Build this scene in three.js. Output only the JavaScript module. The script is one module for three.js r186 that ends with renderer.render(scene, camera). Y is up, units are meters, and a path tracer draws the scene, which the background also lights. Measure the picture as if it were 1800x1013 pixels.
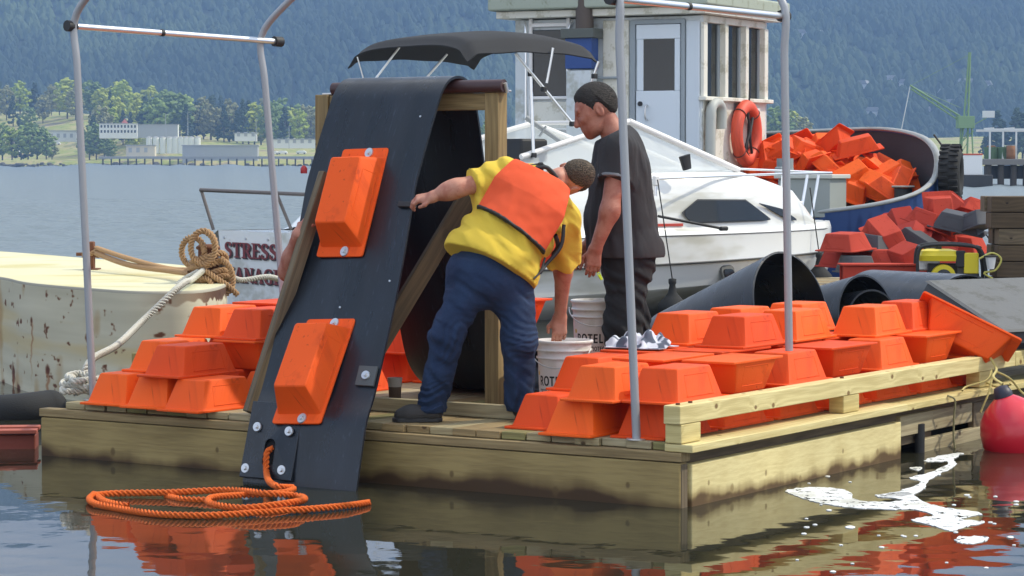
import * as THREE from 'three';
import { RoundedBoxGeometry } from 'three/addons/geometries/RoundedBoxGeometry.js';
import { mergeGeometries, toCreasedNormals } from 'three/addons/utils/BufferGeometryUtils.js';
import { ImprovedNoise } from 'three/addons/math/ImprovedNoise.js';
import { TextGeometry } from 'three/addons/geometries/TextGeometry.js';
import { FontLoader } from 'three/addons/loaders/FontLoader.js';

// ---------------------------------------------------------------- camera, sky, sun, exposure
const scene = new THREE.Scene();
const FOCAL = 4530, CXP = 900, CYP = 506.5, HORIZON = 283, EYE = 1.62;   // focal length in photo pixels, eye height above the water
const PITCH = Math.atan((CYP - HORIZON) / FOCAL);
const camera = new THREE.PerspectiveCamera(2 * Math.atan(CYP / FOCAL) * 180 / Math.PI, 16 / 9, 0.5, 12000);
camera.position.set(0, EYE, 0);
camera.rotation.set(-PITCH, 0, 0);
scene.add(camera);

const N3 = new ImprovedNoise();
const nz = (x, y = 0, z = 0) => N3.noise(x + 31.7, y + 17.3, z + 5.1);
const fbm = (x, y, z = 0, o = 4) => { let s = 0, a = .5, f = 1; for (let i = 0; i < o; i++) { s += a * nz(x * f, y * f, z * f + i * 7.3); a *= .5; f *= 2; } return s; };
const clamp = (v, a = 0, b = 1) => Math.min(b, Math.max(a, v));
const sst = (a, b, v) => { const t = clamp((v - a) / (b - a)); return t * t * (3 - 2 * t); };
const lerp = (a, b, t) => a + (b - a) * t;
let seed = 12345;
const rnd = () => { seed = (seed * 1664525 + 1013904223) >>> 0; return seed / 4294967296; };
const rr = (a, b) => a + (b - a) * rnd();
const V = (x, y, z) => new THREE.Vector3(x, y, z);

const SUN_EL = 46 * Math.PI / 180, SUN_AZ = -12 * Math.PI / 180;         // from the right of the camera
const sunDir = V(Math.cos(SUN_EL) * Math.cos(SUN_AZ), Math.sin(SUN_EL), Math.cos(SUN_EL) * Math.sin(SUN_AZ));
{ // bright spring sky with broken cloud
  const W = 512, H = 256, d = new Float32Array(W * H * 4);
  for (let j = 0; j < H; j++) {
    const el = (j + .5) / H * Math.PI - Math.PI / 2;      // row 0 is the bottom of the sky
    const y = Math.sin(el), c = Math.cos(el);
    for (let i = 0; i < W; i++) {
      const az = (i + .5) / W * 2 * Math.PI, x = c * Math.cos(az), z = c * Math.sin(az);
      const t = Math.pow(clamp(1 - Math.max(y, 0)), 2.6);
      let r = lerp(.40, 1.08, t), g = lerp(.56, 1.11, t), b = lerp(.82, 1.13, t);
      if (y > -.02) {
        const k = 1 / (Math.max(y, 0) + .22);
        const n = fbm(x * k * 1.1, z * k * 1.1, 3.3, 6) + .07;
        const m = sst(-.08, .32, n) * .85, lum = lerp(1.4, 1.85, sst(.0, .5, n));
        r = lerp(r, lum, m); g = lerp(g, lum * 1.01, m); b = lerp(b, lum * 1.03, m);
      }
      const o = (j * W + i) * 4; d[o] = r; d[o + 1] = g; d[o + 2] = b; d[o + 3] = 1;
    }
  }
  const t = new THREE.DataTexture(d, W, H, THREE.RGBAFormat, THREE.FloatType);
  t.mapping = THREE.EquirectangularReflectionMapping; t.magFilter = THREE.LinearFilter; t.minFilter = THREE.LinearFilter; t.needsUpdate = true;
  scene.background = t; scene.environment = t;
}
const sun = new THREE.DirectionalLight(new THREE.Color(1, .93, .76), 3.5);
sun.position.copy(sunDir).multiplyScalar(60).add(V(1, 0, -15)); sun.target.position.set(1, 0, -15);
sun.castShadow = true; sun.shadow.radius = 2; sun.shadow.mapSize.set(4096, 4096);
Object.assign(sun.shadow.camera, { left: -22, right: 22, top: 22, bottom: -22, near: 1, far: 140 });
scene.add(sun, sun.target);
const renderer = new THREE.WebGLRenderer({ antialias: true });
renderer.setSize(1024, 576);
renderer.toneMapping = THREE.LinearToneMapping; renderer.toneMappingExposure = 1.16;
renderer.shadowMap.enabled = true; renderer.shadowMap.type = THREE.PCFSoftShadowMap;
scene.fog = new THREE.FogExp2(new THREE.Color(.34, .57, 1.0), 3.0e-4);

// ---------------------------------------------------------------- helpers
// photo pixel + distance along the view axis -> point in the world
const _c = Math.cos(PITCH), _s = Math.sin(PITCH);
const P = (px, py, d) => { const x = (px - CXP) / FOCAL, y = (CYP - py) / FOCAL; const Y = y * _c - _s, Z = -y * _s - _c, t = -d / Z; return V(t * x, EYE + t * Y, -d); };
const PH = (px, py, h) => { const x = (px - CXP) / FOCAL, y = (CYP - py) / FOCAL; const Y = y * _c - _s, Z = -y * _s - _c, t = (h - EYE) / Y; return V(t * x, h, t * Z); };
// raft frame: a = metres to the left along the front edge, b = metres back along the side, h = height above the water
const CORNER = V(.77, 0, -11.95), TH = Math.atan2(2.21, 3.42);
const L = (a, b, h) => V(CORNER.x - a * Math.cos(TH) + b * Math.sin(TH), h, CORNER.z - a * Math.sin(TH) - b * Math.cos(TH));
const RAFT_TURN = -TH;                                                   // local x = -a, local z = -b

const names = {};
const numbered = n => { const k = names[n] = (names[n] ?? -1) + 1; return k ? n + '_' + String(k).padStart(3, '0') : n; };
function tag(o, label, category, group, kind) { if (label) o.userData.label = label; if (category) o.userData.category = category; if (group) o.userData.group = group; if (kind) o.userData.kind = kind; return o; }
function thing(name, label, category, pos = [0, 0, 0], turn = 0, group) {
  const o = new THREE.Group(); o.name = numbered(name); o.position.set(...(pos.isVector3 ? pos.toArray() : pos)); o.rotation.y = turn; scene.add(o);
  return tag(o, label, category, group);
}
function mesh(name, geo, m, parent) { const o = new THREE.Mesh(Array.isArray(geo) ? merge(geo) : geo, m); o.name = name; o.castShadow = o.receiveShadow = true; parent?.add(o); return o; }
function single(name, geo, m, label, category, group, kind) { const o = mesh(numbered(name), geo, m, scene); return tag(o, label, category, group, kind); }
function dup(o, pos, turn, label) { const c = o.clone(); c.name = numbered(o.name.replace(/_\d{3}$/, '')); if (pos) c.position.copy(pos); if (turn !== undefined) c.rotation.y = turn; c.userData = { ...o.userData }; if (label) c.userData.label = label; scene.add(c); return c; }
function merge(list) {
  const g = list.map(q => { const n = q.index ? q.toNonIndexed() : q.clone(); for (const k of Object.keys(n.attributes)) if (!['position', 'normal', 'uv'].includes(k)) n.deleteAttribute(k); if (!n.attributes.uv) n.setAttribute('uv', new THREE.BufferAttribute(new Float32Array(n.attributes.position.count * 2), 2)); return n; });
  return g.length === 1 ? g[0] : mergeGeometries(g);
}
const tr = (g, x, y, z) => g.translate(x, y, z);
// box with rounded edges and uv in metres, u along the longest side, with its own place in the texture
function box(w, h, d, r = .004, ox, oy, tile = 1) {
  r = Math.min(r, w * .49, h * .49, d * .49);
  let g = new RoundedBoxGeometry(w, h, d, 1, r); g = g.index ? g.toNonIndexed() : g;
  if (ox === undefined) { ox = rr(0, 7); oy = rr(0, 7); }
  const p = g.attributes.position, n = g.attributes.normal, uv = new Float32Array(p.count * 2), ax = (w >= h && w >= d) ? 0 : (d >= h ? 2 : 1);
  for (let f = 0; f < p.count; f += 3) {
    const e1 = V().fromBufferAttribute(p, f + 1).sub(V().fromBufferAttribute(p, f)), e2 = V().fromBufferAttribute(p, f + 2).sub(V().fromBufferAttribute(p, f)), fn = e1.cross(e2);
    const A = [Math.abs(fn.x), Math.abs(fn.y), Math.abs(fn.z)], k = A.indexOf(Math.max(...A));
    for (let i = f; i < f + 3; i++) {
      const q = [p.getX(i), p.getY(i), p.getZ(i)]; let o = [0, 1, 2].filter(s => s !== k);
      if (k !== ax && o[1] === ax) o = [o[1], o[0]];
      uv[i * 2] = (q[o[0]] + ox) / tile; uv[i * 2 + 1] = (q[o[1]] + oy) / tile;
    }
  }
  g.setAttribute('uv', new THREE.BufferAttribute(uv, 2));
  return g;
}
const boxAt = (x, y, z, w, h, d, r, ...k) => tr(box(w, h, d, r, ...k), x, y, z);
// beam between two points
function beamGeo(a, b, w, h, r = .004, roll = 0) {
  const l = a.distanceTo(b), g = box(l, h, w, r), x = b.clone().sub(a).normalize();
  const up = Math.abs(x.y) > .99 ? V(0, 0, 1) : V(0, 1, 0), z = x.clone().cross(up).normalize(), y = z.clone().cross(x);
  const m = new THREE.Matrix4().makeBasis(x, y, z); if (roll) m.multiply(new THREE.Matrix4().makeRotationX(roll));
  g.applyMatrix4(m); const c = a.clone().add(b).multiplyScalar(.5); return g.translate(c.x, c.y, c.z);
}
function tube(pts, r, seg, rad = 8, closed = false, tension = .5) {
  const c = new THREE.CatmullRomCurve3(pts, closed, 'centripetal', tension);
  return new THREE.TubeGeometry(c, seg ?? Math.max(2, (pts.length - 1) * 8), r, rad, closed);
}
const bar = (a, b, r, rad = 10) => { const g = new THREE.CylinderGeometry(r, r, a.distanceTo(b), rad, 1); g.applyQuaternion(new THREE.Quaternion().setFromUnitVectors(V(0, 1, 0), b.clone().sub(a).normalize())); const c = a.clone().add(b).multiplyScalar(.5); return g.translate(c.x, c.y, c.z); };
// laid rope: strands twisted round a path
function ropeGeo(pts, r, pitch = .07, strands = 3, step, closed = false) {
  const c = new THREE.CatmullRomCurve3(pts, closed, 'centripetal'), len = c.getLength(), n = Math.max(8, Math.round(len / (step ?? pitch / 8)));
  const fr = c.computeFrenetFrames(n, closed), cp = []; for (let i = 0; i <= n; i++) cp.push(c.getPointAt(i / n));
  const R = 6, out = [];
  for (let s = 0; s < strands; s++) {
    const pos = [], idx = [], uvs = [];
    const cen = i => { const a = len * i / n / pitch * 2 * Math.PI + s / strands * 2 * Math.PI; return cp[i].clone().addScaledVector(fr.normals[i], Math.cos(a) * r * .56).addScaledVector(fr.binormals[i], Math.sin(a) * r * .56); };
    for (let i = 0; i <= n; i++) { const q = cen(i); for (let k = 0; k <= R; k++) { const a = k / R * 2 * Math.PI, p = q.clone().addScaledVector(fr.normals[i], Math.cos(a) * r * .5).addScaledVector(fr.binormals[i], Math.sin(a) * r * .5); pos.push(p.x, p.y, p.z); uvs.push(len * i / n * 4, k / R); } }
    for (let i = 0; i < n; i++) for (let k = 0; k < R; k++) { const a = i * (R + 1) + k, b = a + R + 1; idx.push(a, a + 1, b, b, a + 1, b + 1); }
    const g = new THREE.BufferGeometry(); g.setAttribute('position', new THREE.Float32BufferAttribute(pos, 3)); g.setAttribute('uv', new THREE.Float32BufferAttribute(uvs, 2)); g.setIndex(idx); g.computeVertexNormals(); out.push(g);
  }
  return merge(out);
}
// grid surface from a function f(u,v) -> Vector3
function surf(f, nu, nv, flip = false) {
  const pos = [], uv = [], idx = [];
  for (let i = 0; i <= nu; i++) for (let j = 0; j <= nv; j++) { const p = f(i / nu, j / nv); pos.push(p.x, p.y, p.z); uv.push(i / nu, j / nv); }
  for (let i = 0; i < nu; i++) for (let j = 0; j < nv; j++) { const a = i * (nv + 1) + j, b = a + nv + 1; flip ? idx.push(a, a + 1, b, b, a + 1, b + 1) : idx.push(a, b, a + 1, b, b + 1, a + 1); }
  const g = new THREE.BufferGeometry(); g.setAttribute('position', new THREE.Float32BufferAttribute(pos, 3)); g.setAttribute('uv', new THREE.Float32BufferAttribute(uv, 2)); g.setIndex(idx); g.computeVertexNormals(); return g;
}
// a sheet with thickness
function slab(f, nu, nv, th) {
  const e = 1e-3, nrm = (u, v) => { const a = f(Math.min(1, u + e), v).sub(f(Math.max(0, u - e), v)), b = f(u, Math.min(1, v + e)).sub(f(u, Math.max(0, v - e))); return a.cross(b).normalize(); };
  const top = (u, v) => f(u, v).addScaledVector(nrm(u, v), th / 2), bot = (u, v) => f(u, v).addScaledVector(nrm(u, v), -th / 2);
  const edge = (fu, n) => surf((s, t) => { const [u, v] = fu(s); return top(u, v).lerp(bot(u, v), t); }, n, 1);
  return merge([surf(top, nu, nv), surf(bot, nu, nv, true), edge(s => [s, 0], nu), edge(s => [s, 1], nu), edge(s => [0, s], nv), edge(s => [1, s], nv)]);
}
// stacked rounded rectangles
function loftRect(secs, cs = 2) {
  const rows = secs.map(({ y, w, d, r, x = 0, z = 0 }) => { const o = []; for (let q = 0; q < 4; q++) { const cx = (q === 0 || q === 3 ? 1 : -1) * (w / 2 - r), cz = (q < 2 ? 1 : -1) * (d / 2 - r); for (let k = 0; k <= cs; k++) { const a = (q + k / cs) * Math.PI / 2; o.push(V(cx + Math.cos(a) * r + x, y, cz + Math.sin(a) * r + z)); } } return o; });
  const n = rows[0].length, pos = [], uv = [];
  const tri = (a, b, c) => { for (const q of [a, b, c]) { pos.push(q.x, q.y, q.z); uv.push(q.x + q.y * .5, q.z + q.y * .5); } };
  for (let i = 0; i < rows.length - 1; i++) for (let k = 0; k < n; k++) { const a = rows[i][k], b = rows[i][(k + 1) % n], c = rows[i + 1][k], d = rows[i + 1][(k + 1) % n]; tri(a, c, b); tri(b, c, d); }
  const cap = (row, up) => { const c = row.reduce((s, q) => s.add(q), V()).multiplyScalar(1 / n); for (let k = 0; k < n; k++) up ? tri(c, row[(k + 1) % n], row[k]) : tri(c, row[k], row[(k + 1) % n]); };
  cap(rows[0], false); cap(rows[rows.length - 1], true);
  const g = new THREE.BufferGeometry(); g.setAttribute('position', new THREE.Float32BufferAttribute(pos, 3)); g.setAttribute('uv', new THREE.Float32BufferAttribute(uv, 2)); g.computeVertexNormals();
  return toCreasedNormals(g, .45);
}
const lathe = (pts, seg = 24) => new THREE.LatheGeometry(pts.map(([x, y]) => new THREE.Vector2(x, y)), seg);

// ---------------------------------------------------------------- textures
function tex(w, h, f, srgb = true, rep = true) {
  const d = new Uint8Array(w * h * 4);
  for (let j = 0; j < h; j++) for (let i = 0; i < w; i++) { const c = f(i / w, j / h, i, j), o = (j * w + i) * 4; d[o] = clamp(c[0]) * 255; d[o + 1] = clamp(c[1]) * 255; d[o + 2] = clamp(c[2]) * 255; d[o + 3] = 255; }
  const t = new THREE.DataTexture(d, w, h, THREE.RGBAFormat); t.magFilter = THREE.LinearFilter; t.minFilter = THREE.LinearMipmapLinearFilter; t.generateMipmaps = true;
  if (srgb) t.colorSpace = THREE.SRGBColorSpace; if (rep) t.wrapS = t.wrapT = THREE.RepeatWrapping; t.needsUpdate = true; return t;
}
const gray = (w, h, f) => tex(w, h, (u, v, i, j) => { const q = f(u, v, i, j); return [q, q, q]; }, false);
// noise that repeats with the unit square
const PERM = (() => { let q = 1234567; const p = [...Array(256).keys()]; for (let i = 255; i > 0; i--) { q = (q * 1664525 + 1013904223) >>> 0; const j = q % (i + 1); [p[i], p[j]] = [p[j], p[i]]; } return p; })();
const G2 = [...Array(16)].map((_, i) => [Math.cos(i * .3927), Math.sin(i * .3927)]);
function pn(x, y, A, s) {
  const i = Math.floor(x), j = Math.floor(y), fx = x - i, fy = y - j, i0 = i % A, j0 = j % A, i1 = (i0 + 1) % A, j1 = (j0 + 1) % A, k = s * 37 & 255;
  const d = (a, b, dx, dy) => { const g = G2[PERM[(PERM[(a + k) & 255] + b) & 255] & 15]; return g[0] * dx + g[1] * dy; };
  const u = fx * fx * fx * (fx * (fx * 6 - 15) + 10), v = fy * fy * fy * (fy * (fy * 6 - 15) + 10), n0 = d(i0, j0, fx, fy), n1 = d(i1, j0, fx - 1, fy), n2 = d(i0, j1, fx, fy - 1), n3 = d(i1, j1, fx - 1, fy - 1);
  const p = n0 + (n1 - n0) * u; return 1.4 * (p + (n2 + (n3 - n2) * u - p) * v);
}
const tn = (u, v, f, s = 0, o = 4) => { let t = 0, a = .5, A = Math.round(f); for (let i = 0; i < o; i++) { t += a * pn(u * A, v * A, A, s + i); a *= .5; A *= 2; } return t; };
const mixc = (a, b, t) => [lerp(a[0], b[0], t), lerp(a[1], b[1], t), lerp(a[2], b[2], t)];
function woodTex(base, dark, knotc, kn, sd) {            // 2 m along u, 1 m along v
  const knots = []; seed = 77 + sd; for (let i = 0; i < kn; i++) knots.push([rnd(), rnd(), rr(.006, .016)]);
  return tex(1024, 512, (u, v) => {
    let wv = v * 46 + 2.2 * tn(u, v, 3, sd, 2), k = 0;
    for (const [a, b, r] of knots) { let du = Math.abs(u - a), dv = Math.abs(v - b); du = Math.min(du, 1 - du) * 2; dv = Math.min(dv, 1 - dv); const q = Math.hypot(du * .75, dv) / r; wv += 1.6 * Math.exp(-q * q * .25); k = Math.max(k, sst(1.15, .55, q)); }
    const g = .5 + .5 * Math.sin(wv * 2 * Math.PI * .55 + 3 * nz(u * 4, v * 30, sd)), fine = tn(u, v * 1, 4, sd + 2, 3), str = nz(u * 14, v * 230, sd + 4);
    let c = mixc(base, dark, clamp(.28 * g + .5 * fine + .28 * str + .12)); return mixc(c, knotc, k * .8);
  });
}
const TX = {
  pine: woodTex([.86, .80, .58], [.66, .58, .36], [.42, .31, .17], 26, 1),
  old: woodTex([.68, .63, .50], [.42, .37, .27], [.27, .21, .14], 18, 2),
  dark: woodTex([.46, .40, .31], [.25, .21, .16], [.15, .12, .09], 12, 3),
  fine: gray(512, 512, (u, v) => .5 + .5 * tn(u, v, 24, 9, 4)),
  coarse: gray(512, 512, (u, v) => .5 + .6 * tn(u, v, 5, 4, 5)),
  weave: gray(256, 256, (u, v, i, j) => .5 + .25 * Math.sin((i + j) * .8) + .3 * nz(i * .4, j * .4)),
};
TX.grimeOrange = tex(512, 512, (u, v) => { const n = tn(u, v, 4, 12, 5), s = tn(u, v, 22, 13, 3); const k = sst(.16, .42, n + .3 * s), sp = sst(.34, .46, tn(u, v, 40, 14, 2)), sc = sst(.985, 1, 1 - Math.abs(pn(u * 9 + v * 3, v * 5, 9, 17))) * sst(.0, .3, n); return mixc(mixc([1, 1, 1], [.93, .9, .88], k), [.7, .6, .55], Math.max(sp * .6, sc * .5)); });
TX.grimeWhite = tex(512, 512, (u, v) => { const n = tn(u, v, 3, 15, 5), s = tn(u, v, 18, 16, 3); return mixc([1, 1, 1], [.86, .85, .81], sst(.0, .45, n + .35 * s)); });
TX.scuff = tex(1024, 512, (u, v) => { const n = tn(u, v, 4, 18, 5), l = sst(.975, 1, 1 - Math.abs(pn(u * 6 + .3 * v, v * 26, 64, 6))) * sst(.05, .35, tn(u, v, 7, 19, 3)), d = sst(.30, .42, tn(u, v, 36, 20, 3)); const g = clamp(.55 + .28 * n + .5 * l + .3 * d); return [g, g, g]; });
TX.scuffR = gray(512, 512, (u, v) => clamp(.86 + .5 * tn(u, v, 5, 27, 5)));
const rep = (t, x, y = x) => { const c = t.clone(); c.repeat.set(x, y); c.needsUpdate = true; return c; };
const std = (c, rough = .7, o = {}) => new THREE.MeshStandardMaterial({ color: Array.isArray(c) ? new THREE.Color().setRGB(...c) : c, roughness: rough, side: THREE.DoubleSide, ...o });
const phy = (c, rough = .5, o = {}) => new THREE.MeshPhysicalMaterial({ color: Array.isArray(c) ? new THREE.Color().setRGB(...c) : c, roughness: rough, side: THREE.DoubleSide, ...o });
const woodM = (t, rx = .5, ry = 1, o = {}) => std([1, 1, 1], .8, { map: rep(TX[t], rx, ry), bumpMap: rep(TX[t], rx, ry), bumpScale: .0012, ...o });
const M = {
  pine: woodM('pine'), pine2: woodM('pine', .5, 1, { color: new THREE.Color(.9, .88, .8) }), old: woodM('old'), dark: woodM('dark'),
  oldGreen: woodM('old', .5, 1, { color: new THREE.Color(.62, .66, .42) }), oldBrown: woodM('old', .5, 1, { color: new THREE.Color(.8, .68, .52) }), board: woodM('old', .5, 1, { color: new THREE.Color(1.0, .98, .9) }), 
  orange: phy([.82, .098, .008], .6, { specularIntensity: .5, map: TX.grimeOrange, bumpMap: rep(TX.fine, 3), bumpScale: .0006 }),
  orange2: phy([.86, .115, .008], .6, { specularIntensity: .5, map: TX.grimeOrange, bumpMap: rep(TX.fine, 3), bumpScale: .0006 }),
  orange3: phy([.78, .082, .008], .6, { specularIntensity: .5, map: TX.grimeOrange, bumpMap: rep(TX.fine, 3), bumpScale: .0006 }),
  orange4: phy([.80, .11, .014], .7, { specularIntensity: .45, map: TX.grimeOrange, bumpMap: rep(TX.fine, 3), bumpScale: .001 }), orange5: phy([.70, .068, .008], .62, { specularIntensity: .45, map: TX.grimeOrange, bumpMap: rep(TX.fine, 3), bumpScale: .001 }),
  hdpe: phy([.032, .040, .058], .37, { map: rep(TX.scuff, 2, 1), roughnessMap: rep(TX.scuffR, 2, 1), bumpMap: rep(TX.fine, 5, 3), bumpScale: .0008 }),
  black: std([.02, .02, .021], .6), rubber: std([.018, .018, .018], .85, { bumpMap: rep(TX.fine, 4), bumpScale: .002 }),
  galv: std([.34, .35, .37], .5, { metalness: .35, bumpMap: rep(TX.fine, 2), bumpScale: .0004 }), alu: std([.86, .86, .85], .28, { metalness: .85 }), steel: std([.62, .62, .62], .35, { metalness: .8 }),
  white: phy([.8, .81, .79], .25, { map: rep(TX.grimeWhite, 1), clearcoat: .3 }), plasticW: std([.82, .8, .78], .45),
  cream: std([.72, .70, .62], .55, { map: rep(TX.grimeWhite, 2) }), glassDark: phy([.015, .018, .02], .06),
  glass: phy([.93, .96, .96], .02, { transmission: 1, thickness: 0, ior: 1.45 }), rust: std([.16, .062, .03], .9, { bumpMap: TX.fine, bumpScale: .002 }),
};
// ---------------------------------------------------------------- water
{
  const ripple = gray(1024, 1024, (u, v) => .5 + .5 * tn(u, v, 22, 21, 4));
  const chop = gray(1024, 1024, (u, v) => .5 + .42 * tn(u, v, 12, 22, 5) + .3 * (1 - 2 * Math.abs(tn(u, v, 18, 23, 3))));
  const grid = (d0, d1, n, angs, hf) => {
    const pos = [], uv = [], idx = [], m = angs.length;
    for (let i = 0; i <= n; i++) { const d = d0 * (d1 / d0) ** (i / n); for (const k of angs) { const x = d * k; pos.push(x, hf(x, d), -d); uv.push(x, d); } }
    for (let i = 0; i < n; i++) for (let j = 0; j < m - 1; j++) { const a = i * m + j, b = a + m; idx.push(a, a + 1, b, b, a + 1, b + 1); }
    const g = new THREE.BufferGeometry(); g.setAttribute('position', new THREE.Float32BufferAttribute(pos, 3)); g.setAttribute('uv', new THREE.Float32BufferAttribute(uv, 2)); g.setIndex(idx); g.computeVertexNormals(); return g;
  };
  const angs = []; for (let k = -3; k < -.3; k *= .86) angs.push(k); const left = [...angs]; for (let k = -.29; k <= .29; k += .0028) angs.push(k); for (const k of left.reverse()) angs.push(-k);
  const near = (x, d) => {
    const q = sst(12.2, 9.6, d) * .5 + sst(.6, 2.6, x) * .9 + sst(-2.2, -3.6, x) * .15 + sst(13, 24, d) * 1.6 + .16;
    return q * (.0023 * fbm(x * 1.5 + d * .35, d * 2.3, 1, 2) + .0011 * nz(x * 4.2, d * 6.1, 2));
  };
  const wm = (b, s, o) => phy(o.c ?? [.010, .015, .012], o.r, { ior: 1.33, bumpMap: rep(b, 1 / s, 1 / s), bumpScale: o.b });
  tag(mesh('water', grid(2.2, 33, 820, angs, near), wm(ripple, 7, { r: .025, b: .0014, c: [.026, .026, .017] }), scene), 'calm dark harbour water mirroring the raft', null, null, 'structure');
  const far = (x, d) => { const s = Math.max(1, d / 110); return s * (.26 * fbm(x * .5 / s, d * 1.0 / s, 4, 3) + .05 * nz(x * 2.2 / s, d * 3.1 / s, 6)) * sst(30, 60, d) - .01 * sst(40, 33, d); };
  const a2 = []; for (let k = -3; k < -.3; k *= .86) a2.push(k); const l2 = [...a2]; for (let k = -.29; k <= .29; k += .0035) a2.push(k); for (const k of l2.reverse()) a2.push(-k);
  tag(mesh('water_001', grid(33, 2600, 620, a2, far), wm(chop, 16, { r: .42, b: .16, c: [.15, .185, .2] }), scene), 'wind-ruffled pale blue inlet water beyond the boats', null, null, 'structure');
}
// white foam drifting by the raft corner
{
  const fa = gray(512, 512, (u, v) => sst(-.40, -.18, tn(u, v, 10, 25, 4) + .6 * tn(u, v, 40, 26, 2)));
  const fm = std([.72, .73, .72], .95, { alphaMap: rep(fa, 1.6, 1.6), transparent: true, bumpMap: rep(TX.fine, 6), bumpScale: .004, map: TX.grimeWhite });
  const patch = (pts, jitter = .012) => {
    const w = pts.map(([x, y]) => PH(x, y, 0)), c = new THREE.CatmullRomCurve3(w, true, 'centripetal').getPoints(pts.length * 10);
    const sh = new THREE.Shape(c.map((p, i) => new THREE.Vector2(p.x + jitter * nz(i * .5, 1), -p.z + 3 * jitter * nz(i * .6, 5))));
    const g = new THREE.ExtrudeGeometry(sh, { depth: .001, bevelEnabled: true, bevelSize: .004, bevelThickness: .0015, bevelSegments: 2 });
    return g.rotateX(-Math.PI / 2).translate(0, .001, 0);
  };
  const g = [patch([[1383, 863], [1420, 858], [1470, 860], [1495, 868], [1500, 878], [1540, 884], [1590, 880], [1545, 872], [1590, 866], [1625, 884], [1670, 895], [1725, 903], [1690, 914], [1728, 918], [1700, 926], [1672, 934], [1640, 924], [1604, 915], [1640, 908], [1610, 897], [1560, 896], [1500, 893], [1440, 884], [1400, 872]]),
    patch([[1545, 874], [1590, 862], [1622, 848], [1600, 842], [1640, 830], [1665, 812], [1630, 812], [1650, 803], [1690, 797], [1675, 808], [1680, 818], [1655, 832], [1632, 846], [1620, 862], [1585, 874]]),
    patch([[1690, 945], [1730, 944], [1734, 952], [1705, 957], [1684, 953]]), patch([[1600, 823], [1618, 822], [1614, 828]], .004)];
  seed = 5; for (let i = 0; i < 44; i++) { const x = rr(1380, 1795), y = rr(820, 1010), s = rr(1.2, 3.6) * (rnd() < .12 ? 2.2 : 1); g.push(patch([[x - s, y], [x, y - s * .3], [x + s, y], [x + s * .2, y + s * .3]], .002)); }
  single('foam', g, fm, 'white foam streaks and bubbles floating beside the raft corner', 'foam', null, 'stuff');
}
// ---------------------------------------------------------------- far land
const shoreD = x => 940 + sst(-90, -260, x) * 190 + 10 * nz(x * .02, 3);
function landH(x, d) {
  const t = d - shoreD(x), k = x * 1000 / d;
  return -2.5 + 4.2 * sst(-4, 6, t) + 7 * sst(50, 210, t) + 17 * sst(90, 260, t) * sst(-95, -175, k) + 5 * sst(260, 420, t) + 1.2 * sst(10, 60, t) * nz(x * .03, d * .03);
}
{
  const grass = tex(1024, 1024, (u, v) => { const n = tn(u, v, 5, 31, 5), m = tn(u, v, 30, 32, 3); let c = mixc([.62, .64, .34], [.74, .68, .48], sst(-.25, .3, n)); c = mixc(c, [.48, .54, .26], sst(.05, .4, m)); return mixc(c, [.5, .46, .4], sst(.22, .4, n - .3 * m) * .7); });
  const g = surf((u, v) => { const x = lerp(-760, 760, v), d = lerp(925, 1750, u); return V(x, landH(x, d), -d); }, 150, 190);
  mesh('headland', g, std([.9, .9, .9], 1, { map: rep(grass, 9, 16) }), scene).userData = { kind: 'structure', label: 'grassy headland sloping up from the far shore' };
  const rock = std([.15, .14, .125], 1, { bumpMap: rep(TX.coarse, 6), bumpScale: .5 });
  seed = 8; const rocks = []; for (let x = -330; x < 330; x += 2.2) { const r = rr(.6, 1.5), d = shoreD(x) - rr(-1, 3), q = new THREE.IcosahedronGeometry(r, 0); q.scale(rr(.8, 1.8), rr(.5, .9), 1).rotateY(rr(0, 6)); rocks.push(q.translate(x, landH(x, d) * .5 + .6, -d)); }
  single('shore_rocks', rocks, rock, 'dark boulders edging the far shore', 'rocks', null, 'stuff');
}
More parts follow.
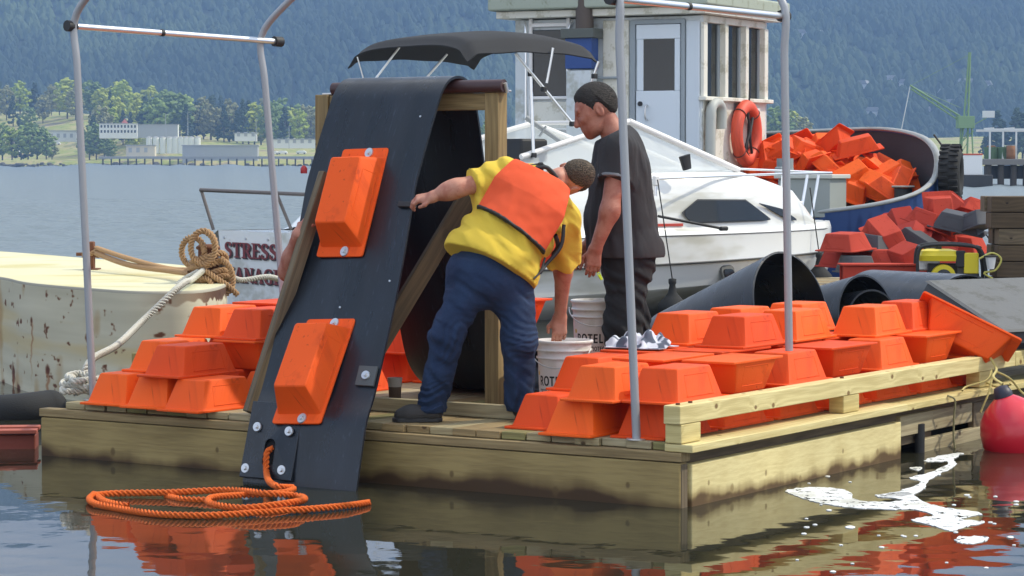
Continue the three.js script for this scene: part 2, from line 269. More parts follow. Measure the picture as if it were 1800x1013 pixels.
// mountain across the inlet
const mtnTop = x => 560 + 60 * fbm(x * .0009, 2, 0, 3);
function mtnH(x, d) { const t = clamp((d - 1750) / 2300); return 6 + (mtnTop(x) - 6) * Math.pow(t, .92) * (1 + .0) + 60 * sst(0, .25, t) * sst(1.02, .8, t) * fbm(x * .0017, d * .0012, 5, 5) * 1.6 + 25 * sst(0, .2, t) * fbm(x * .007, d * .004, 2, 3); }
{
  const wood = tex(1024, 1024, (u, v) => { const n = tn(u, v, 6, 41, 6), m = tn(u, v, 60, 42, 3); let c = mixc([.16, .22, .15], [.25, .31, .2], sst(-.3, .35, n)); c = mixc(c, [.34, .40, .22], sst(.2, .45, n + .3 * m)); return mixc(c, [.12, .17, .12], sst(-.05, .35, m)); });
  const g = surf((u, v) => { const d = lerp(1700, 4300, u), x = lerp(-3600, 3600, v); return V(x, mtnH(x, d), -d); }, 150, 260);
  tag(mesh('mountain', g, std([.62, .66, .62], 1, { map: rep(wood, 5, 14) }), scene), 'forested mountainside rising beyond the inlet', null, null, 'structure');
  // far forest: one mass of trees
  const cone = (() => { const g = new THREE.IcosahedronGeometry(.4, 1), p = g.attributes.position; for (let i = 0; i < p.count; i++) { const y = p.getY(i), k = (1 - .75 * (y + .4)) * (1 + .5 * nz(p.getX(i) * 9, y * 9, p.getZ(i) * 9)); p.setXYZ(i, p.getX(i) * k, (y + .4) * 1.25, p.getZ(i) * k); } g.computeVertexNormals(); return g; })(), N = 52000;
  const im = new THREE.InstancedMesh(cone, std([.05, .075, .045], 1), N); im.name = 'forest'; const m4 = new THREE.Matrix4(), q = new THREE.Quaternion(), c = new THREE.Color(); seed = 99;
  for (let i = 0; i < N; i++) {
    const d = 1730 + 2500 * Math.pow(rnd(), 1.5), x = d * rr(-.36, .36), s = rr(7, 15); q.setFromAxisAngle(V(0, 1, 0), rr(0, 6));
    m4.compose(V(x, mtnH(x, d) - 2, -d), q, V(s * rr(.8, 1.2), s, s * rr(.8, 1.2))); im.setMatrixAt(i, m4);
    const k = sst(-.2, .4, fbm(x * .0032, d * .0022, 8, 4)); c.setRGB(lerp(.75, 2.1, k), lerp(.8, 1.9, k), lerp(.85, 1.2, k)); im.setColorAt(i, c);
  }
  scene.add(tag(im, 'distant conifer forest covering the mountainside', 'forest', null, 'stuff'));
  // pale houses and clearings scattered on the slope
  seed = 31; const hm = std([.8, .8, .8], .8), rm = std([.3, .3, .32], .8);
  const spots = [[1512, 150], [1560, 143], [1583, 148], [1528, 197], [1655, 165], [1690, 147], [1616, 197], [1725, 150], [1490, 128], [1665, 182], [1400, 60], [1432, 62]];
  for (const [px, py] of spots) {
    let d = 1800; for (; d < 4200; d += 6) { const p = P(px, py, d); if (mtnH(p.x, d) > p.y) break; }
    const p = P(px, py, d), w = rr(6, 10), o = thing('hillside_house', 'small pale house in a clearing on the blue mountainside', 'house', V(p.x, mtnH(p.x, d - 18) - 2, -d + 18), rr(-.6, .6), 'houses on the mountainside');
    mesh('wall', boxAt(0, 3, 0, w, 7, 6, .2), hm, o);
    const sh = new THREE.Shape([[-w / 2 - 1, 0], [w / 2 + 1, 0], [w / 2 - 1, 3], [-w / 2 + 1, 3]].map(q2 => new THREE.Vector2(...q2))); mesh('roof', new THREE.ExtrudeGeometry(sh, { depth: 7, bevelEnabled: false }).translate(0, 6.503, -3.5), rm, o);
  }
}
// trees of the headland
function crownGeo(kind, n, sd) {
  seed = sd; const out = [];
  for (let i = 0; i < n; i++) {
    let p, r;
    if (kind === 'conifer') { const t = Math.pow(rnd(), .75), R = .27 * (1 - t) + .02, a = rr(0, 6.283), k = Math.sqrt(rnd()) * R; p = V(Math.cos(a) * k, .1 + t * .9, Math.sin(a) * k); r = .035 + .03 * (1 - t); }
    else { const a = rr(0, 6.283), y = rr(-1, 1), k = Math.sqrt(1 - y * y) * Math.pow(rnd(), .35), lob = 1 + .3 * nz(Math.cos(a) * 1.4 + sd, y * 1.6, Math.sin(a) * 1.4); p = V(Math.cos(a) * k * .33 * lob, .6 + y * .38 * lob, Math.sin(a) * k * .33 * lob); r = rr(.035, .075); }
    const q = new THREE.TetrahedronGeometry(r, 1); const A = q.attributes.position; for (let j = 0; j < A.count; j++) { const h = 1 + .45 * nz(A.getX(j) * 40 + i, A.getY(j) * 40, A.getZ(j) * 40); A.setXYZ(j, A.getX(j) * h, A.getY(j) * h * (kind === 'conifer' ? .8 : .8), A.getZ(j) * h); }
    q.rotateY(rr(0, 6)).rotateX(rr(-.6, .6)); q.computeVertexNormals(); out.push(q.translate(p.x, p.y, p.z));
  }
  return merge(out);
}
{
  const bark = std([.09, .07, .055], 1);
  const trunk = merge([new THREE.CylinderGeometry(.012, .022, .7, 6).translate(0, .32, 0), bar(V(0, .35, 0), V(.14, .6, .05), .008, 5), bar(V(0, .4, 0), V(-.12, .65, -.06), .008, 5)]);
  const con = [crownGeo('conifer', 120, 3), crownGeo('conifer', 100, 4)], dec = [crownGeo('d', 130, 5), crownGeo('d', 150, 6), crownGeo('d', 110, 7)];
  const cm = [std([.035, .06, .033], 1), std([.045, .072, .038], 1)], dm = [[.30, .37, .05], [.19, .26, .06], [.36, .40, .06], [.24, .24, .11], [.15, .21, .06]].map(c => std(c, 1));
  const K = { conifer: [con, cm, 'dark green conifer standing on the far headland', 'conifer_tree'], spring: [dec, [dm[0], dm[2]], 'bright spring-green leafy tree on the far headland', 'leafy_tree'], leafy: [dec, [dm[1], dm[4]], 'mid green leafy tree on the far headland', 'leafy_tree'], bare: [dec, [dm[3]], 'grey-brown budding tree on the far headland', 'leafy_tree'] };
  const tree = (px, d, h, kind, wide = 1, hb) => {
    const [gs, ms, label, name] = K[kind], x = (px - CXP) / FOCAL * d, o = thing(name, label, 'tree', V(x, (hb ?? landH(x, d)) - .4, -d), rr(0, 6), label.replace(/^.*? (\w+ tree|conifer).*$/, '$1s of the headland, ' + kind));
    mesh('trunk', trunk, bark, o); mesh('crown', gs[Math.floor(rnd() * gs.length)], ms[Math.floor(rnd() * ms.length)], o);
    o.scale.set(h * wide, h, h * wide);
  };
  seed = 41;
  for (let px = -20; px < 600; px += rr(9, 15)) { const k = rnd(), d = 1290 + rr(0, 160); tree(px, d, rr(14, 22), px > 320 && px < 420 ? (k < .6 ? 'conifer' : 'spring') : k < .35 ? 'spring' : k < .7 ? 'leafy' : k < .85 ? 'bare' : 'conifer', rr(.8, 1.2)); }
  for (let px = 165; px < 600; px += rr(9, 15)) { const k = rnd(); tree(px, 1180 + rr(-20, 60), rr(15, 21), px > 325 && px < 420 ? (k < .75 ? 'conifer' : 'bare') : k < .3 ? 'spring' : k < .65 ? 'leafy' : k < .8 ? 'bare' : 'conifer', rr(.8, 1.15)); }
  for (const [px, d, h, k] of [[5, 1160, 17, 'leafy'], [22, 1155, 15, 'spring'], [38, 1160, 18, 'conifer'], [50, 1150, 17, 'leafy'], [66, 1155, 16, 'leafy'], [82, 1150, 13, 'leafy'], [92, 1155, 9, 'bare'], [158, 1130, 15, 'leafy'], [170, 1125, 16, 'leafy'], [184, 1130, 13, 'bare'], [194, 1120, 9, 'leafy'], [236, 1150, 13, 'spring'], [176, 1230, 13, 'conifer'], [190, 1235, 12, 'conifer']]) tree(px, d, h, k, 1.1);
  for (const [px, h] of [[1752, 19], [1763, 15], [1786, 20], [1797, 18], [1740, 11], [1730, 9]]) tree(px, 1010, h, 'conifer', 1.2);
  for (const [px, d, h, k] of [[1378, 1100, 16, 'leafy'], [1392, 1110, 15, 'spring'], [1408, 1100, 13, 'bare'], [860, 1100, 12, 'leafy'], [1362, 1100, 17, 'leafy']]) tree(px, d, h, k, 1.2);
}
// buildings, tanks and quay on the far shore
{
  const at = (px, py, d) => P(px, py, d), wm = std([.78, .78, .74], .8), win = std([.04, .045, .05], .3), red = std([.3, .09, .07], .8), grey = std([.42, .43, .44], .8), conc = std([.36, .36, .35], .9, { map: rep(TX.grimeWhite, 3) });
  { const o = thing('shore_building', 'white two-storey building with rows of dark windows on the headland', 'building', at(208, 236, 1075), .12);
    mesh('wall', boxAt(0, 1.2, 0, 15.6, 6, 7, .05), wm, o); mesh('roof', boxAt(0, 4.35, 0, 16, .3, 7.4, .05), grey, o); mesh('gable', new THREE.ConeGeometry(2.2, 2, 4).rotateY(.785).translate(2.6, 5.4, 1), red, o);
    for (let r = 0; r < 2; r++) for (let i = 0; i < 11; i++) mesh('window', boxAt(-6.9 + i * 1.38, 3.2 - r * 2.1, 3.5, .75, 1.1, .12, .02), win, o); }
  { const o = thing('long_shed', 'grey long shed with a white end behind the storage tanks', 'shed', at(278, 237, 1110), .05); mesh('wall', boxAt(0, 1.4, 0, 17, 5.6, 7, .05), grey, o); mesh('end_panel', boxAt(8.6, 1.4, 1, .3, 5.7, 5, .03), wm, o); mesh('roof', boxAt(0, 4.35, 0, 17.6, .3, 7.6, .05), conc, o); }
  const tank = thing('storage_tank', 'pale cylindrical storage tank in a row on the far shore', 'tank', at(262, 257, 1040), 0, 'storage tanks on the far shore');
  mesh('shell', lathe([[1.25, -3], [1.25, 3.4], [1.2, 3.5]], 20), wm, tank); mesh('dome', lathe([[1.27, 3.45], [.7, 3.85], [0, 4]], 20), conc, tank);
  for (const px of [274, 286, 298, 308, 318, 327, 336, 347]) dup(tank, at(px, 257, 1040));
  const shed = (px, py, d, w, h, dp, label, mm = wm) => { const o = thing('quay_shed', label, 'shed', at(px, py, d), .03); mesh('wall', boxAt(0, h / 2 - 1, 0, w, h + 2, dp, .04), mm, o); mesh('roof', boxAt(0, h + .15, 0, w + .8, .3, dp + .8, .04), grey, o); for (let i = 0; i < Math.floor(w / 3); i++) mesh('door', boxAt(-w / 2 + 1.6 + i * 3, .9, dp / 2, 1.3, 1.8, .15, .02), grey, o); };
  shed(388, 278, 968, 28, 4.6, 8, 'long pale quay shed with many doors beside the far water', std([.42, .43, .43], .8)); shed(248, 268, 1000, 11, 2.6, 6, 'low cream shed below the storage tanks', std([.7, .62, .5], .8));
  shed(111, 242, 1190, 13, 3, 6, 'small white shed at the edge of the far field'); shed(432, 240, 1060, 9, 1.2, 4, 'pale flat canopy roof among the far trees'); shed(520, 252, 1010, 22, 1.4, 6, 'long low white shed near the quay end');
  { const o = thing('quay', 'concrete quay wall on timber piles along the far shore', 'quay', at(470, 284, 930), 0); mesh('deck', boxAt(0, 1.4, 0, 120, .9, 12, .05), conc, o); for (let i = 0; i < 40; i++) mesh('pile', new THREE.CylinderGeometry(.28, .28, 3, 7).translate(-58.5 + i * 3, -.55, 5.4), std([.07, .06, .055], .9), o); }
  const pole = thing('lamp_pole', 'tall thin grey pole on the far shore', 'pole', at(291, 240, 1050), 0, 'poles on the far shore'); mesh('shaft', new THREE.CylinderGeometry(.1, .16, 9, 6).translate(0, 4.5, 0), grey, pole); mesh('lamp_head', boxAt(.5, 9, 0, 1, .16, .3, .03), grey, pole); for (const [x, y] of [[508, 262], [330, 238], [450, 250], [265, 272], [610, 270]]) dup(pole, at(x, y, 1000));
  const car = thing('parked_car', 'tiny pale car parked on the hill road of the headland', 'car', at(8, 186, 1262), 0, 'cars on the hill road'); mesh('body', loftRect([{ y: .3, w: 4.2, d: 1.7, r: .3 }, { y: 1, w: 4.1, d: 1.7, r: .3 }, { y: 1.5, w: 2.2, d: 1.4, r: .3 }]), wm, car); for (const s of [-1.3, 1.3]) mesh('wheel', new THREE.CylinderGeometry(.32, .32, 1.8, 10).rotateX(1.5708).translate(s, .32, 0), win, car);
  for (const [x, y] of [[30, 190], [52, 196], [66, 198], [84, 199], [100, 204], [482, 246], [497, 246], [530, 247]]) { const d = x > 200 ? 1060 : 1240, X = (x - CXP) / FOCAL * d; dup(car, V(X, landH(X, d) + .1, -d)); }
  car.position.y = landH(car.position.x, 1262) + .1;
}
// dock and derrick to the right, across the basin
{
  const D = 178, wood = std([.07, .06, .05], .95), pale = std([.66, .67, .66], .8), green = std([.22, .34, .2], .7), dk = std([.05, .05, .052], .9);
  const o = thing('far_dock', 'dark timber dock on piles with pale frames across the basin', 'dock', V((1760 - CXP) / FOCAL * D, 0, -D), 0);
  mesh('deck', boxAt(3, 1.55, 0, 9.6, .4, 6, .03), std([.2, .19, .18], .9), o);
  for (let i = 0; i < 11; i++) mesh('pile', new THREE.CylinderGeometry(.22, .24, 2.6, 8).translate(-1.4 + i * .86, .2, 2.6), wood, o);
  mesh('fender_wall', boxAt(3, .85, 2.2, 9.2, .9, .2, .02), dk, o);
  for (let i = 0; i < 7; i++) mesh('post', boxAt(-1.1 + i * .9, 2.75, 1.5, .12, 2, .12, .01), pale, o);
  mesh('top_beam', boxAt(2, 3.75, 1.5, 7, .16, .16, .01), pale, o); mesh('top_beam', boxAt(2, 3.72, -1.5, 7, .16, .16, .01), pale, o);
  for (let i = 0; i < 5; i++) mesh('cross_beam', boxAt(-.9 + i * 1.4, 3.85, 0, .14, .12, 3.2, .01), pale, o);
  const c = thing('deck_cabin', 'white cabin with a red stripe moored before the far dock', 'cabin', V((1705 - CXP) / FOCAL * 170, 0, -170), 0); mesh('wall', boxAt(0, 1.35, 0, 1.3, 1.3, 1.6, .03), std([.78, .78, .77], .6), c); mesh('stripe', boxAt(0, 2.05, 0, 1.34, .1, 1.64, .01), std([.55, .1, .06], .6), c); mesh('float', boxAt(0, .3, 0, 2.6, .8, 2.2, .05), dk, c);
  seed = 66; const cl = ['grey crate on the far dock', 'rusty drum on the far dock', 'green bin on the far dock'], cmats = [std([.3, .3, .3], .9), std([.25, .12, .06], .9), std([.12, .2, .12], .9)];
  for (let i = 0; i < 9; i++) { const k = i % 3, x = o.position.x + rr(-1.4, 5), q = thing(['dock_crate', 'oil_drum', 'waste_bin'][k], cl[k], ['crate', 'drum', 'bin'][k], V(x, 1.75, -D + rr(.2, 2)), rr(0, 3), 'clutter on the far dock, ' + k); mesh('body', k === 1 ? lathe([[0, 0], [.3, 0], [.31, .3], [.3, .6], [.3, .9], [0, .92]], 14) : loftRect([{ y: 0, w: .7, d: .6, r: .04 }, { y: .75, w: .85, d: .7, r: .04 }]), cmats[k], q); mesh('lid', k === 1 ? new THREE.CylinderGeometry(.25, .25, .05, 14).translate(0, .94, 0) : boxAt(0, .79, 0, .9, .06, .76, .02), k === 1 ? cmats[0] : cmats[k], q); }
  const cr = thing('derrick_crane', 'green lattice derrick crane with a raised boom behind the far dock', 'crane', V((1695 - CXP) / FOCAL * 190, 1.4, -190), 0), q = (px, py) => P(px, py, 190).sub(cr.position);
  mesh('mast', [bar(q(1688, 290), q(1704, 92), .07), bar(q(1700, 290), q(1706, 92), .07), ...[...Array(9)].map((_, i) => bar(q(lerp(1688, 1703, i / 9), 290 - i * 20), q(lerp(1700, 1705, (i + 1) / 9), 270 - i * 20), .03, 5))], green, cr);
  mesh('boom', [bar(q(1600, 150), q(1688, 204), .07), bar(q(1601, 156), q(1686, 212), .06), ...[...Array(8)].map((_, i) => bar(q(1602 + i * 11, 151 + i * 6.7), q(1610 + i * 10.5, 162 + i * 6.4), .03, 5))], green, cr);
  mesh('hoist_cable', bar(q(1600, 152), q(1584, 232), .035, 5), pale, cr); mesh('stay_cable', [bar(q(1602, 150), q(1704, 96), .015, 4), bar(q(1615, 158), q(1690, 190), .02, 4)], green, cr);
  mesh('machinery_house', boxAt(...q(1697, 215).toArray(), 1.2, .9, 1.2, .03), green, cr); mesh('tower_leg', [bar(q(1690, 212), q(1686, 300), .06), bar(q(1708, 212), q(1712, 300), .06), bar(q(1690, 250), q(1712, 230), .04)], green, cr);
  mesh('counterweight_panel', boxAt(...q(1738, 201).toArray(), .9, .5, .1, .02), pale, cr); mesh('panel_arm', bar(q(1738, 205), q(1708, 222), .04, 5), green, cr);
}
// ---------------------------------------------------------------- the work raft
M.brace = woodM('dark', .5, 1, { color: new THREE.Color(.62, .56, .5) });
const DECK = .30, RW = 4.0, RD = 6.2;
const raft = thing('work_raft', 'timber work raft with plank deck, low side rail and stained front beam', 'raft', CORNER, RAFT_TURN);
{
  // local: x = -a, z = -b
  seed = 201;
  const bw = 3.84 / 27, ends = [M.board, M.old, M.oldBrown, M.board, M.oldGreen];
  for (let i = 0; i < 27; i++) {
    const a = .02 + (i + .5) * bw, w = bw - .004 - rr(0, .003), f = rr(-.012, .014), b = boxAt(-a, DECK - .019 + rr(-.0012, .0012), -(RD / 2) - .02 + f, w, .037, RD - .06, .004);
    mesh('deck_board', b, ends[Math.floor(rnd() * 5)], raft);
  }
  const stain = (base, dark, wet, prof, sd, len) => tex(1024, 128, (u, v) => {
    const g = .5 + .5 * Math.sin(v * 60 + 5 * pn(u * 8, v * 6, 64, sd)), f = pn(u * 40, v * 90, 128, sd + 1), e = pn(u * 14, v * 3, 64, sd + 4), k2 = pn(u * 60, v * 8, 64, sd + 5);
    let c = mixc(base, dark, clamp(.2 * g + .25 * f + .3 * e + .12)); const line = prof(u) + .07 * pn(u * 24, .5, 64, sd + 2) + .015 * pn(u * 90, .5, 128, sd + 3) + .06 * e;
    c = mixc(c, mixc(dark, wet, .45), sst(line + .15 + .015 * k2, line + .0, v) * .7); c = mixc(c, wet, sst(line + .03, line - .05, v) * .9);
    for (const [x, y, r] of [[.13, .55, .018], [.31, .7, .012], [.52, .4, .016], [.68, .62, .014], [.83, .5, .02], [.93, .66, .012]]) { const q = Math.hypot((u - x) * len, (v - y) * .26) / r; c = mixc(c, mixc(dark, wet, .5), sst(1.2, .5, q) * .7); c = mixc(c, dark, .35 * sst(.028, 0, Math.abs(u - x) * len * .5) * sst(y + .1, y - .4, v) * (.5 + k2)); }
    return c;
  }, true, false);
  const uvBeam = (g, l, h, ax) => { const p = g.attributes.position, uv = g.attributes.uv; for (let i = 0; i < p.count; i++) uv.setXY(i, (ax === 'x' ? p.getX(i) : p.getZ(i)) / l + .5, p.getY(i) / h + .5); return g; };
  const ft = stain([.72, .66, .47], [.52, .46, .31], [.29, .21, .12], u => .455 + .13 * sst(.62, .72, u) * sst(.95, .88, u) + .05 * Math.sin(u * 9 + 2), 51, 4);
  const fmat = std([.74, .655, .53], .75, { map: ft, bumpMap: ft, bumpScale: .002 });
  mesh('front_beam', uvBeam(box(4.02, .36, .075, .008), 4.02, .36, 'x').translate(-2.0, .212 - .18, -.0425), fmat, raft);
  mesh('front_strip', boxAt(-2.0, .238, -.045, 4.04, .044, .085, .004), M.oldBrown, raft);
  mesh('corner_post', boxAt(-.0, .03, -.047, .03, .35, .06, .005), M.dark, raft);
  const st = stain([.88, .82, .60], [.74, .66, .44], [.34, .25, .14], u => .44 + .05 * Math.sin(u * 7 + 1) + .03 * Math.sin(u * 23), 61, 2.4);
  const smat = std([1, 1, 1], .75, { map: st, bumpMap: st, bumpScale: .002 });
  mesh('side_beam', uvBeam(box(.05, .31, 2.36, .008), 2.36, .31, 'z').translate(.004, .045, -1.27), smat, raft);
  mesh('side_joist', boxAt(-.06, .22, -3.1, .07, .06, 6, .006), M.dark, raft);
  mesh('side_ledge', boxAt(.0, .281, -1.22, .15, .038, 2.42, .005), M.pine, raft);
  mesh('side_ledge', boxAt(-.004, .279, -4.32, .14, .038, 3.76, .005), M.pine2, raft);
  // old planking further back on the side
  mesh('side_plank', boxAt(-.018, .165, -3.0, .04, .115, 1.0, .006), M.old, raft); mesh('side_plank', boxAt(-.03, .14, -4.55, .04, .15, 2.0, .006), M.dark, raft);
  mesh('side_plank', boxAt(-.012, .028, -3.42, .045, .085, 1.25, .006), M.old, raft); mesh('side_plank', boxAt(-.03, .045, -5.1, .04, .11, 1.9, .006), M.dark, raft);
  mesh('side_plank', boxAt(-.05, .075, -2.65, .03, .05, .7, .006), M.dark, raft);
  mesh('drain_pipe', new THREE.CylinderGeometry(.028, .028, .2, 14).translate(.0, .06, -2.76), M.black, raft);
  // rail on blocks
  mesh('rail_beam', boxAt(-.025, .437, -2.05, .09, .088, 4.12, .006), M.pine, raft); mesh('rail_beam', boxAt(-.024, .436, -5.13, .088, .088, 2.03, .006), M.pine2, raft);
  for (const b of [.10, 1.84, 3.66, 5.4]) mesh('rail_block', boxAt(-.025, .347, -b, .087, .09, .19, .005), M.pine2, raft);
  const bolt = new THREE.CylinderGeometry(.011, .011, .012, 8); for (const b of [.04, .16, 1.8, 3.6]) mesh('bolt', bolt.clone().translate(-.02, .484, -b), M.rust, raft);
  mesh('back_curb', boxAt(-2.05, .37, -6.1, 3.9, .13, .09, .006), M.pine, raft); mesh('back_curb_cap', boxAt(-1.2, .452, -6.1, 1.6, .035, .14, .005), M.pine2, raft);
  mesh('left_curb', boxAt(-3.95, .2, -3.15, .07, .1, 5.9, .006), M.old, raft);
  mesh('flotation_block', boxAt(-2.0, -.12, -3.2, 3.7, .6, 5.8, .03), std([.02, .02, .02], .9), raft);
  // left rear bollard block where the rope comes down
  mesh('mooring_block', boxAt(-3.74, .42, -.62, .16, .24, .16, .006), M.oldGreen, raft);
}
// ---------------------------------------------------------------- float blocks
const floatBody = (() => {
  const b = loftRect([{ y: .006, w: .285, d: .47, r: .02 }, { y: .02, w: .272, d: .45, r: .02 }, { y: .152, w: .205, d: .345, r: .016 }, { y: .160, w: .198, d: .338, r: .014 }, { y: .165, w: .186, d: .326, r: .012 }], 2);
  const lip = s => [[.032, 0, .005, .27, .006], [.132, 0, .004, .23, .004]].map(([y, z, hh, l, w]) => box(w, hh, l, .0015).rotateZ(s * .248).translate(s * lerp(.136, .1025, (y - .02) / .132), y, z)).concat([-1, 1].map(e => box(.004, .10, .004, .0015).rotateX(-e * .11).rotateZ(s * .248).translate(s * .119, .083, e * .124)));
  return merge([b, ...lip(1), ...lip(-1)]);
})();
const floatFlange = loftRect([{ y: 0, w: .296, d: .552, r: .012 }, { y: .002, w: .30, d: .556, r: .014 }, { y: .010, w: .30, d: .556, r: .014 }, { y: .012, w: .296, d: .552, r: .012 }], 2);
const OM = [M.orange, M.orange2, M.orange3, M.orange4, M.orange5];
function floatBlock(label, group, mats = OM) {
  const o = thing('float_block', label, 'float', [0, 0, 0], 0, group), m = mats[Math.floor(rnd() * mats.length)];
  mesh('body', floatBody, m, o); mesh('flange', floatFlange, m, o); o.rotation.order = 'YXZ'; return o;
}
// a,b = centre in raft metres, layer, inverted
function placeFloat(a, b, layer, inv, label, group, yaw = 0, dh = 0) {
  const ly = [' bottom', ' second', ' top'][layer], lay = group && /pile|stack/.test(label) ? [label.replace(/ in the (pile|stepped pile|stack)/, ' in the' + ly + ' layer of the $1'), group + ',' + ly + ' layer'] : [label, group];
  const o = floatBlock(lay[0], lay[1]), h = DECK + .001 + layer * .166 + dh; o.position.copy(L(a, b, inv ? h + .165 : h)); o.rotation.set(0, RAFT_TURN + yaw + rr(-.025, .025), inv ? Math.PI : 0); return o;
}
{
  seed = 301; const G1 = 'float blocks piled along the side rail', U = 'orange plastic float block set upright in the pile along the rail', I = 'orange plastic float block turned over in the pile along the rail';
  const up = (a, b, l, y, dh) => placeFloat(a, b, l, false, U, G1, y, dh), inv = (a, b, l, y, dh) => placeFloat(a, b, l, true, I, G1 + ', upside down', y, dh);
  // bottom layer
  up(.62, .27, 0); up(.92, .44, 0, -.03); up(.27, .36, 0); for (let i = 0; i < 6; i++) up(.27, .95 + i * .59, 0); for (let i = 0; i < 5; i++) up(.62, .88 + i * .6, 0); for (let i = 0; i < 3; i++) up(.95, 1.05 + i * .62, 0);
  // second layer
  up(.53, .32, 1, .02); up(.90, .78, 1, .02); up(.225, .39, 1, .0); inv(.24, 1.0, 1); inv(.60, .93, 1, .02); inv(.93, 1.37, 1, -.02); up(.24, 1.58, 1); inv(.25, 2.14, 1); up(.25, 2.72, 1); inv(.23, 3.28, 1, .02); up(.22, 3.86, 1);
  inv(.60, 1.56, 1); inv(.61, 2.2, 1); inv(.6, 2.78, 1); up(.58, 3.4, 1); up(.95, 2.0, 1); inv(.96, 2.6, 1);
  // top layer
  up(.96, 1.83, 2, .03); up(.60, 1.79, 2, -.02); up(.60, 2.38, 2, .02); up(.40, 2.96, 2, .05); up(.42, 3.54, 2, -.03); up(.95, 2.42, 2); up(.88, 3.02, 2, .04);
  const G2 = 'float blocks piled by the rusty pontoon', U2 = 'orange plastic float block in the stepped pile by the pontoon';
  const lf = (a, b, l, i = false, y = 0) => placeFloat(a, b, l, i, U2, G2, y);
  lf(3.55, .25, 0); lf(3.245, .22, 0, false, .02); lf(2.94, .18, 0, false, -.02); lf(2.93, .78, 0); lf(3.25, .84, 0); lf(3.56, .86, 0); lf(3.25, 1.44, 0); lf(3.56, 1.46, 0); lf(2.94, 1.4, 0);
  lf(3.16, .27, 1, false, .01); lf(3.47, .5, 1, false, .02); lf(3.13, .87, 1, true); lf(3.45, 1.08, 1); lf(3.14, 1.46, 1); lf(3.5, 1.66, 1);
  lf(3.14, .90, 2); lf(3.46, .93, 2, false, .02); lf(3.2, 1.52, 2, true); lf(3.54, 1.54, 2, true, .03);
  const G3 = 'float blocks behind the black belt', U3 = 'orange plastic float block in the stack seen behind the black belt';
  for (const [a, b, l, i] of [[2.82, 2.35, 0], [2.82, 2.35, 1, true], [2.82, 2.35, 2], [2.5, 2.4, 0], [2.5, 2.38, 1], [2.48, 2.36, 2, true], [3.14, 2.3, 0], [3.14, 2.3, 1], [2.18, 2.5, 0], [2.1, 3.2, 0], [1.75, 3.3, 0], [1.75, 3.3, 1]]) placeFloat(a, b, l, !!i, U3, G3);
  // tilted one against the black cover
  const t = floatBlock('orange float block tipped on edge against the black cover at the rail'), zt = V(.88, -.44, .16).normalize(), yt = V(-.42, -.80, .42); yt.addScaledVector(zt, -yt.dot(zt)).normalize(); t.position.copy(P(1700, 573, 15.15)); t.quaternion.setFromRotationMatrix(new THREE.Matrix4().makeBasis(yt.clone().cross(zt), yt, zt)); t.scale.setScalar(1.14);
}
// ---------------------------------------------------------------- belt over its roller, timber frame
const beltC = new THREE.CatmullRomCurve3([[-.36, -.22], [-.30, .0], [-.235, .17], [-.165, .325], [-.055, .45], [.13, .72], [.275, .95], [.42, 1.22], [.59, 1.58], [.725, 1.85], [.80, 1.985], [.865, 2.045], [.95, 2.066], [1.04, 2.045], [1.10, 1.97], [1.14, 1.85], [1.22, 1.5], [1.32, 1.05], [1.40, .72], [1.50, .47], [1.66, .345], [1.86, .315], [2.02, .33], [2.1, .43], [2.06, .55]].map(([b, h]) => V(b, h, 0)), false, 'centripetal');
const beltP = (t, w, off = 0) => { const q = beltC.getPoint(t), e = beltC.getPoint(Math.min(1, t + .002)).sub(beltC.getPoint(Math.max(0, t - .002))).normalize(); const a = lerp(1.985, 2.225, clamp(q.x / .85 + .35, 0, 1)) + w; return L(a, q.x - e.y * off, q.y + e.x * off); };
const beltT = h => { let lo = 0, hi = .5; for (let i = 0; i < 40; i++) { const m = (lo + hi) / 2; beltC.getPoint(m).y < h ? lo = m : hi = m; } return lo; };
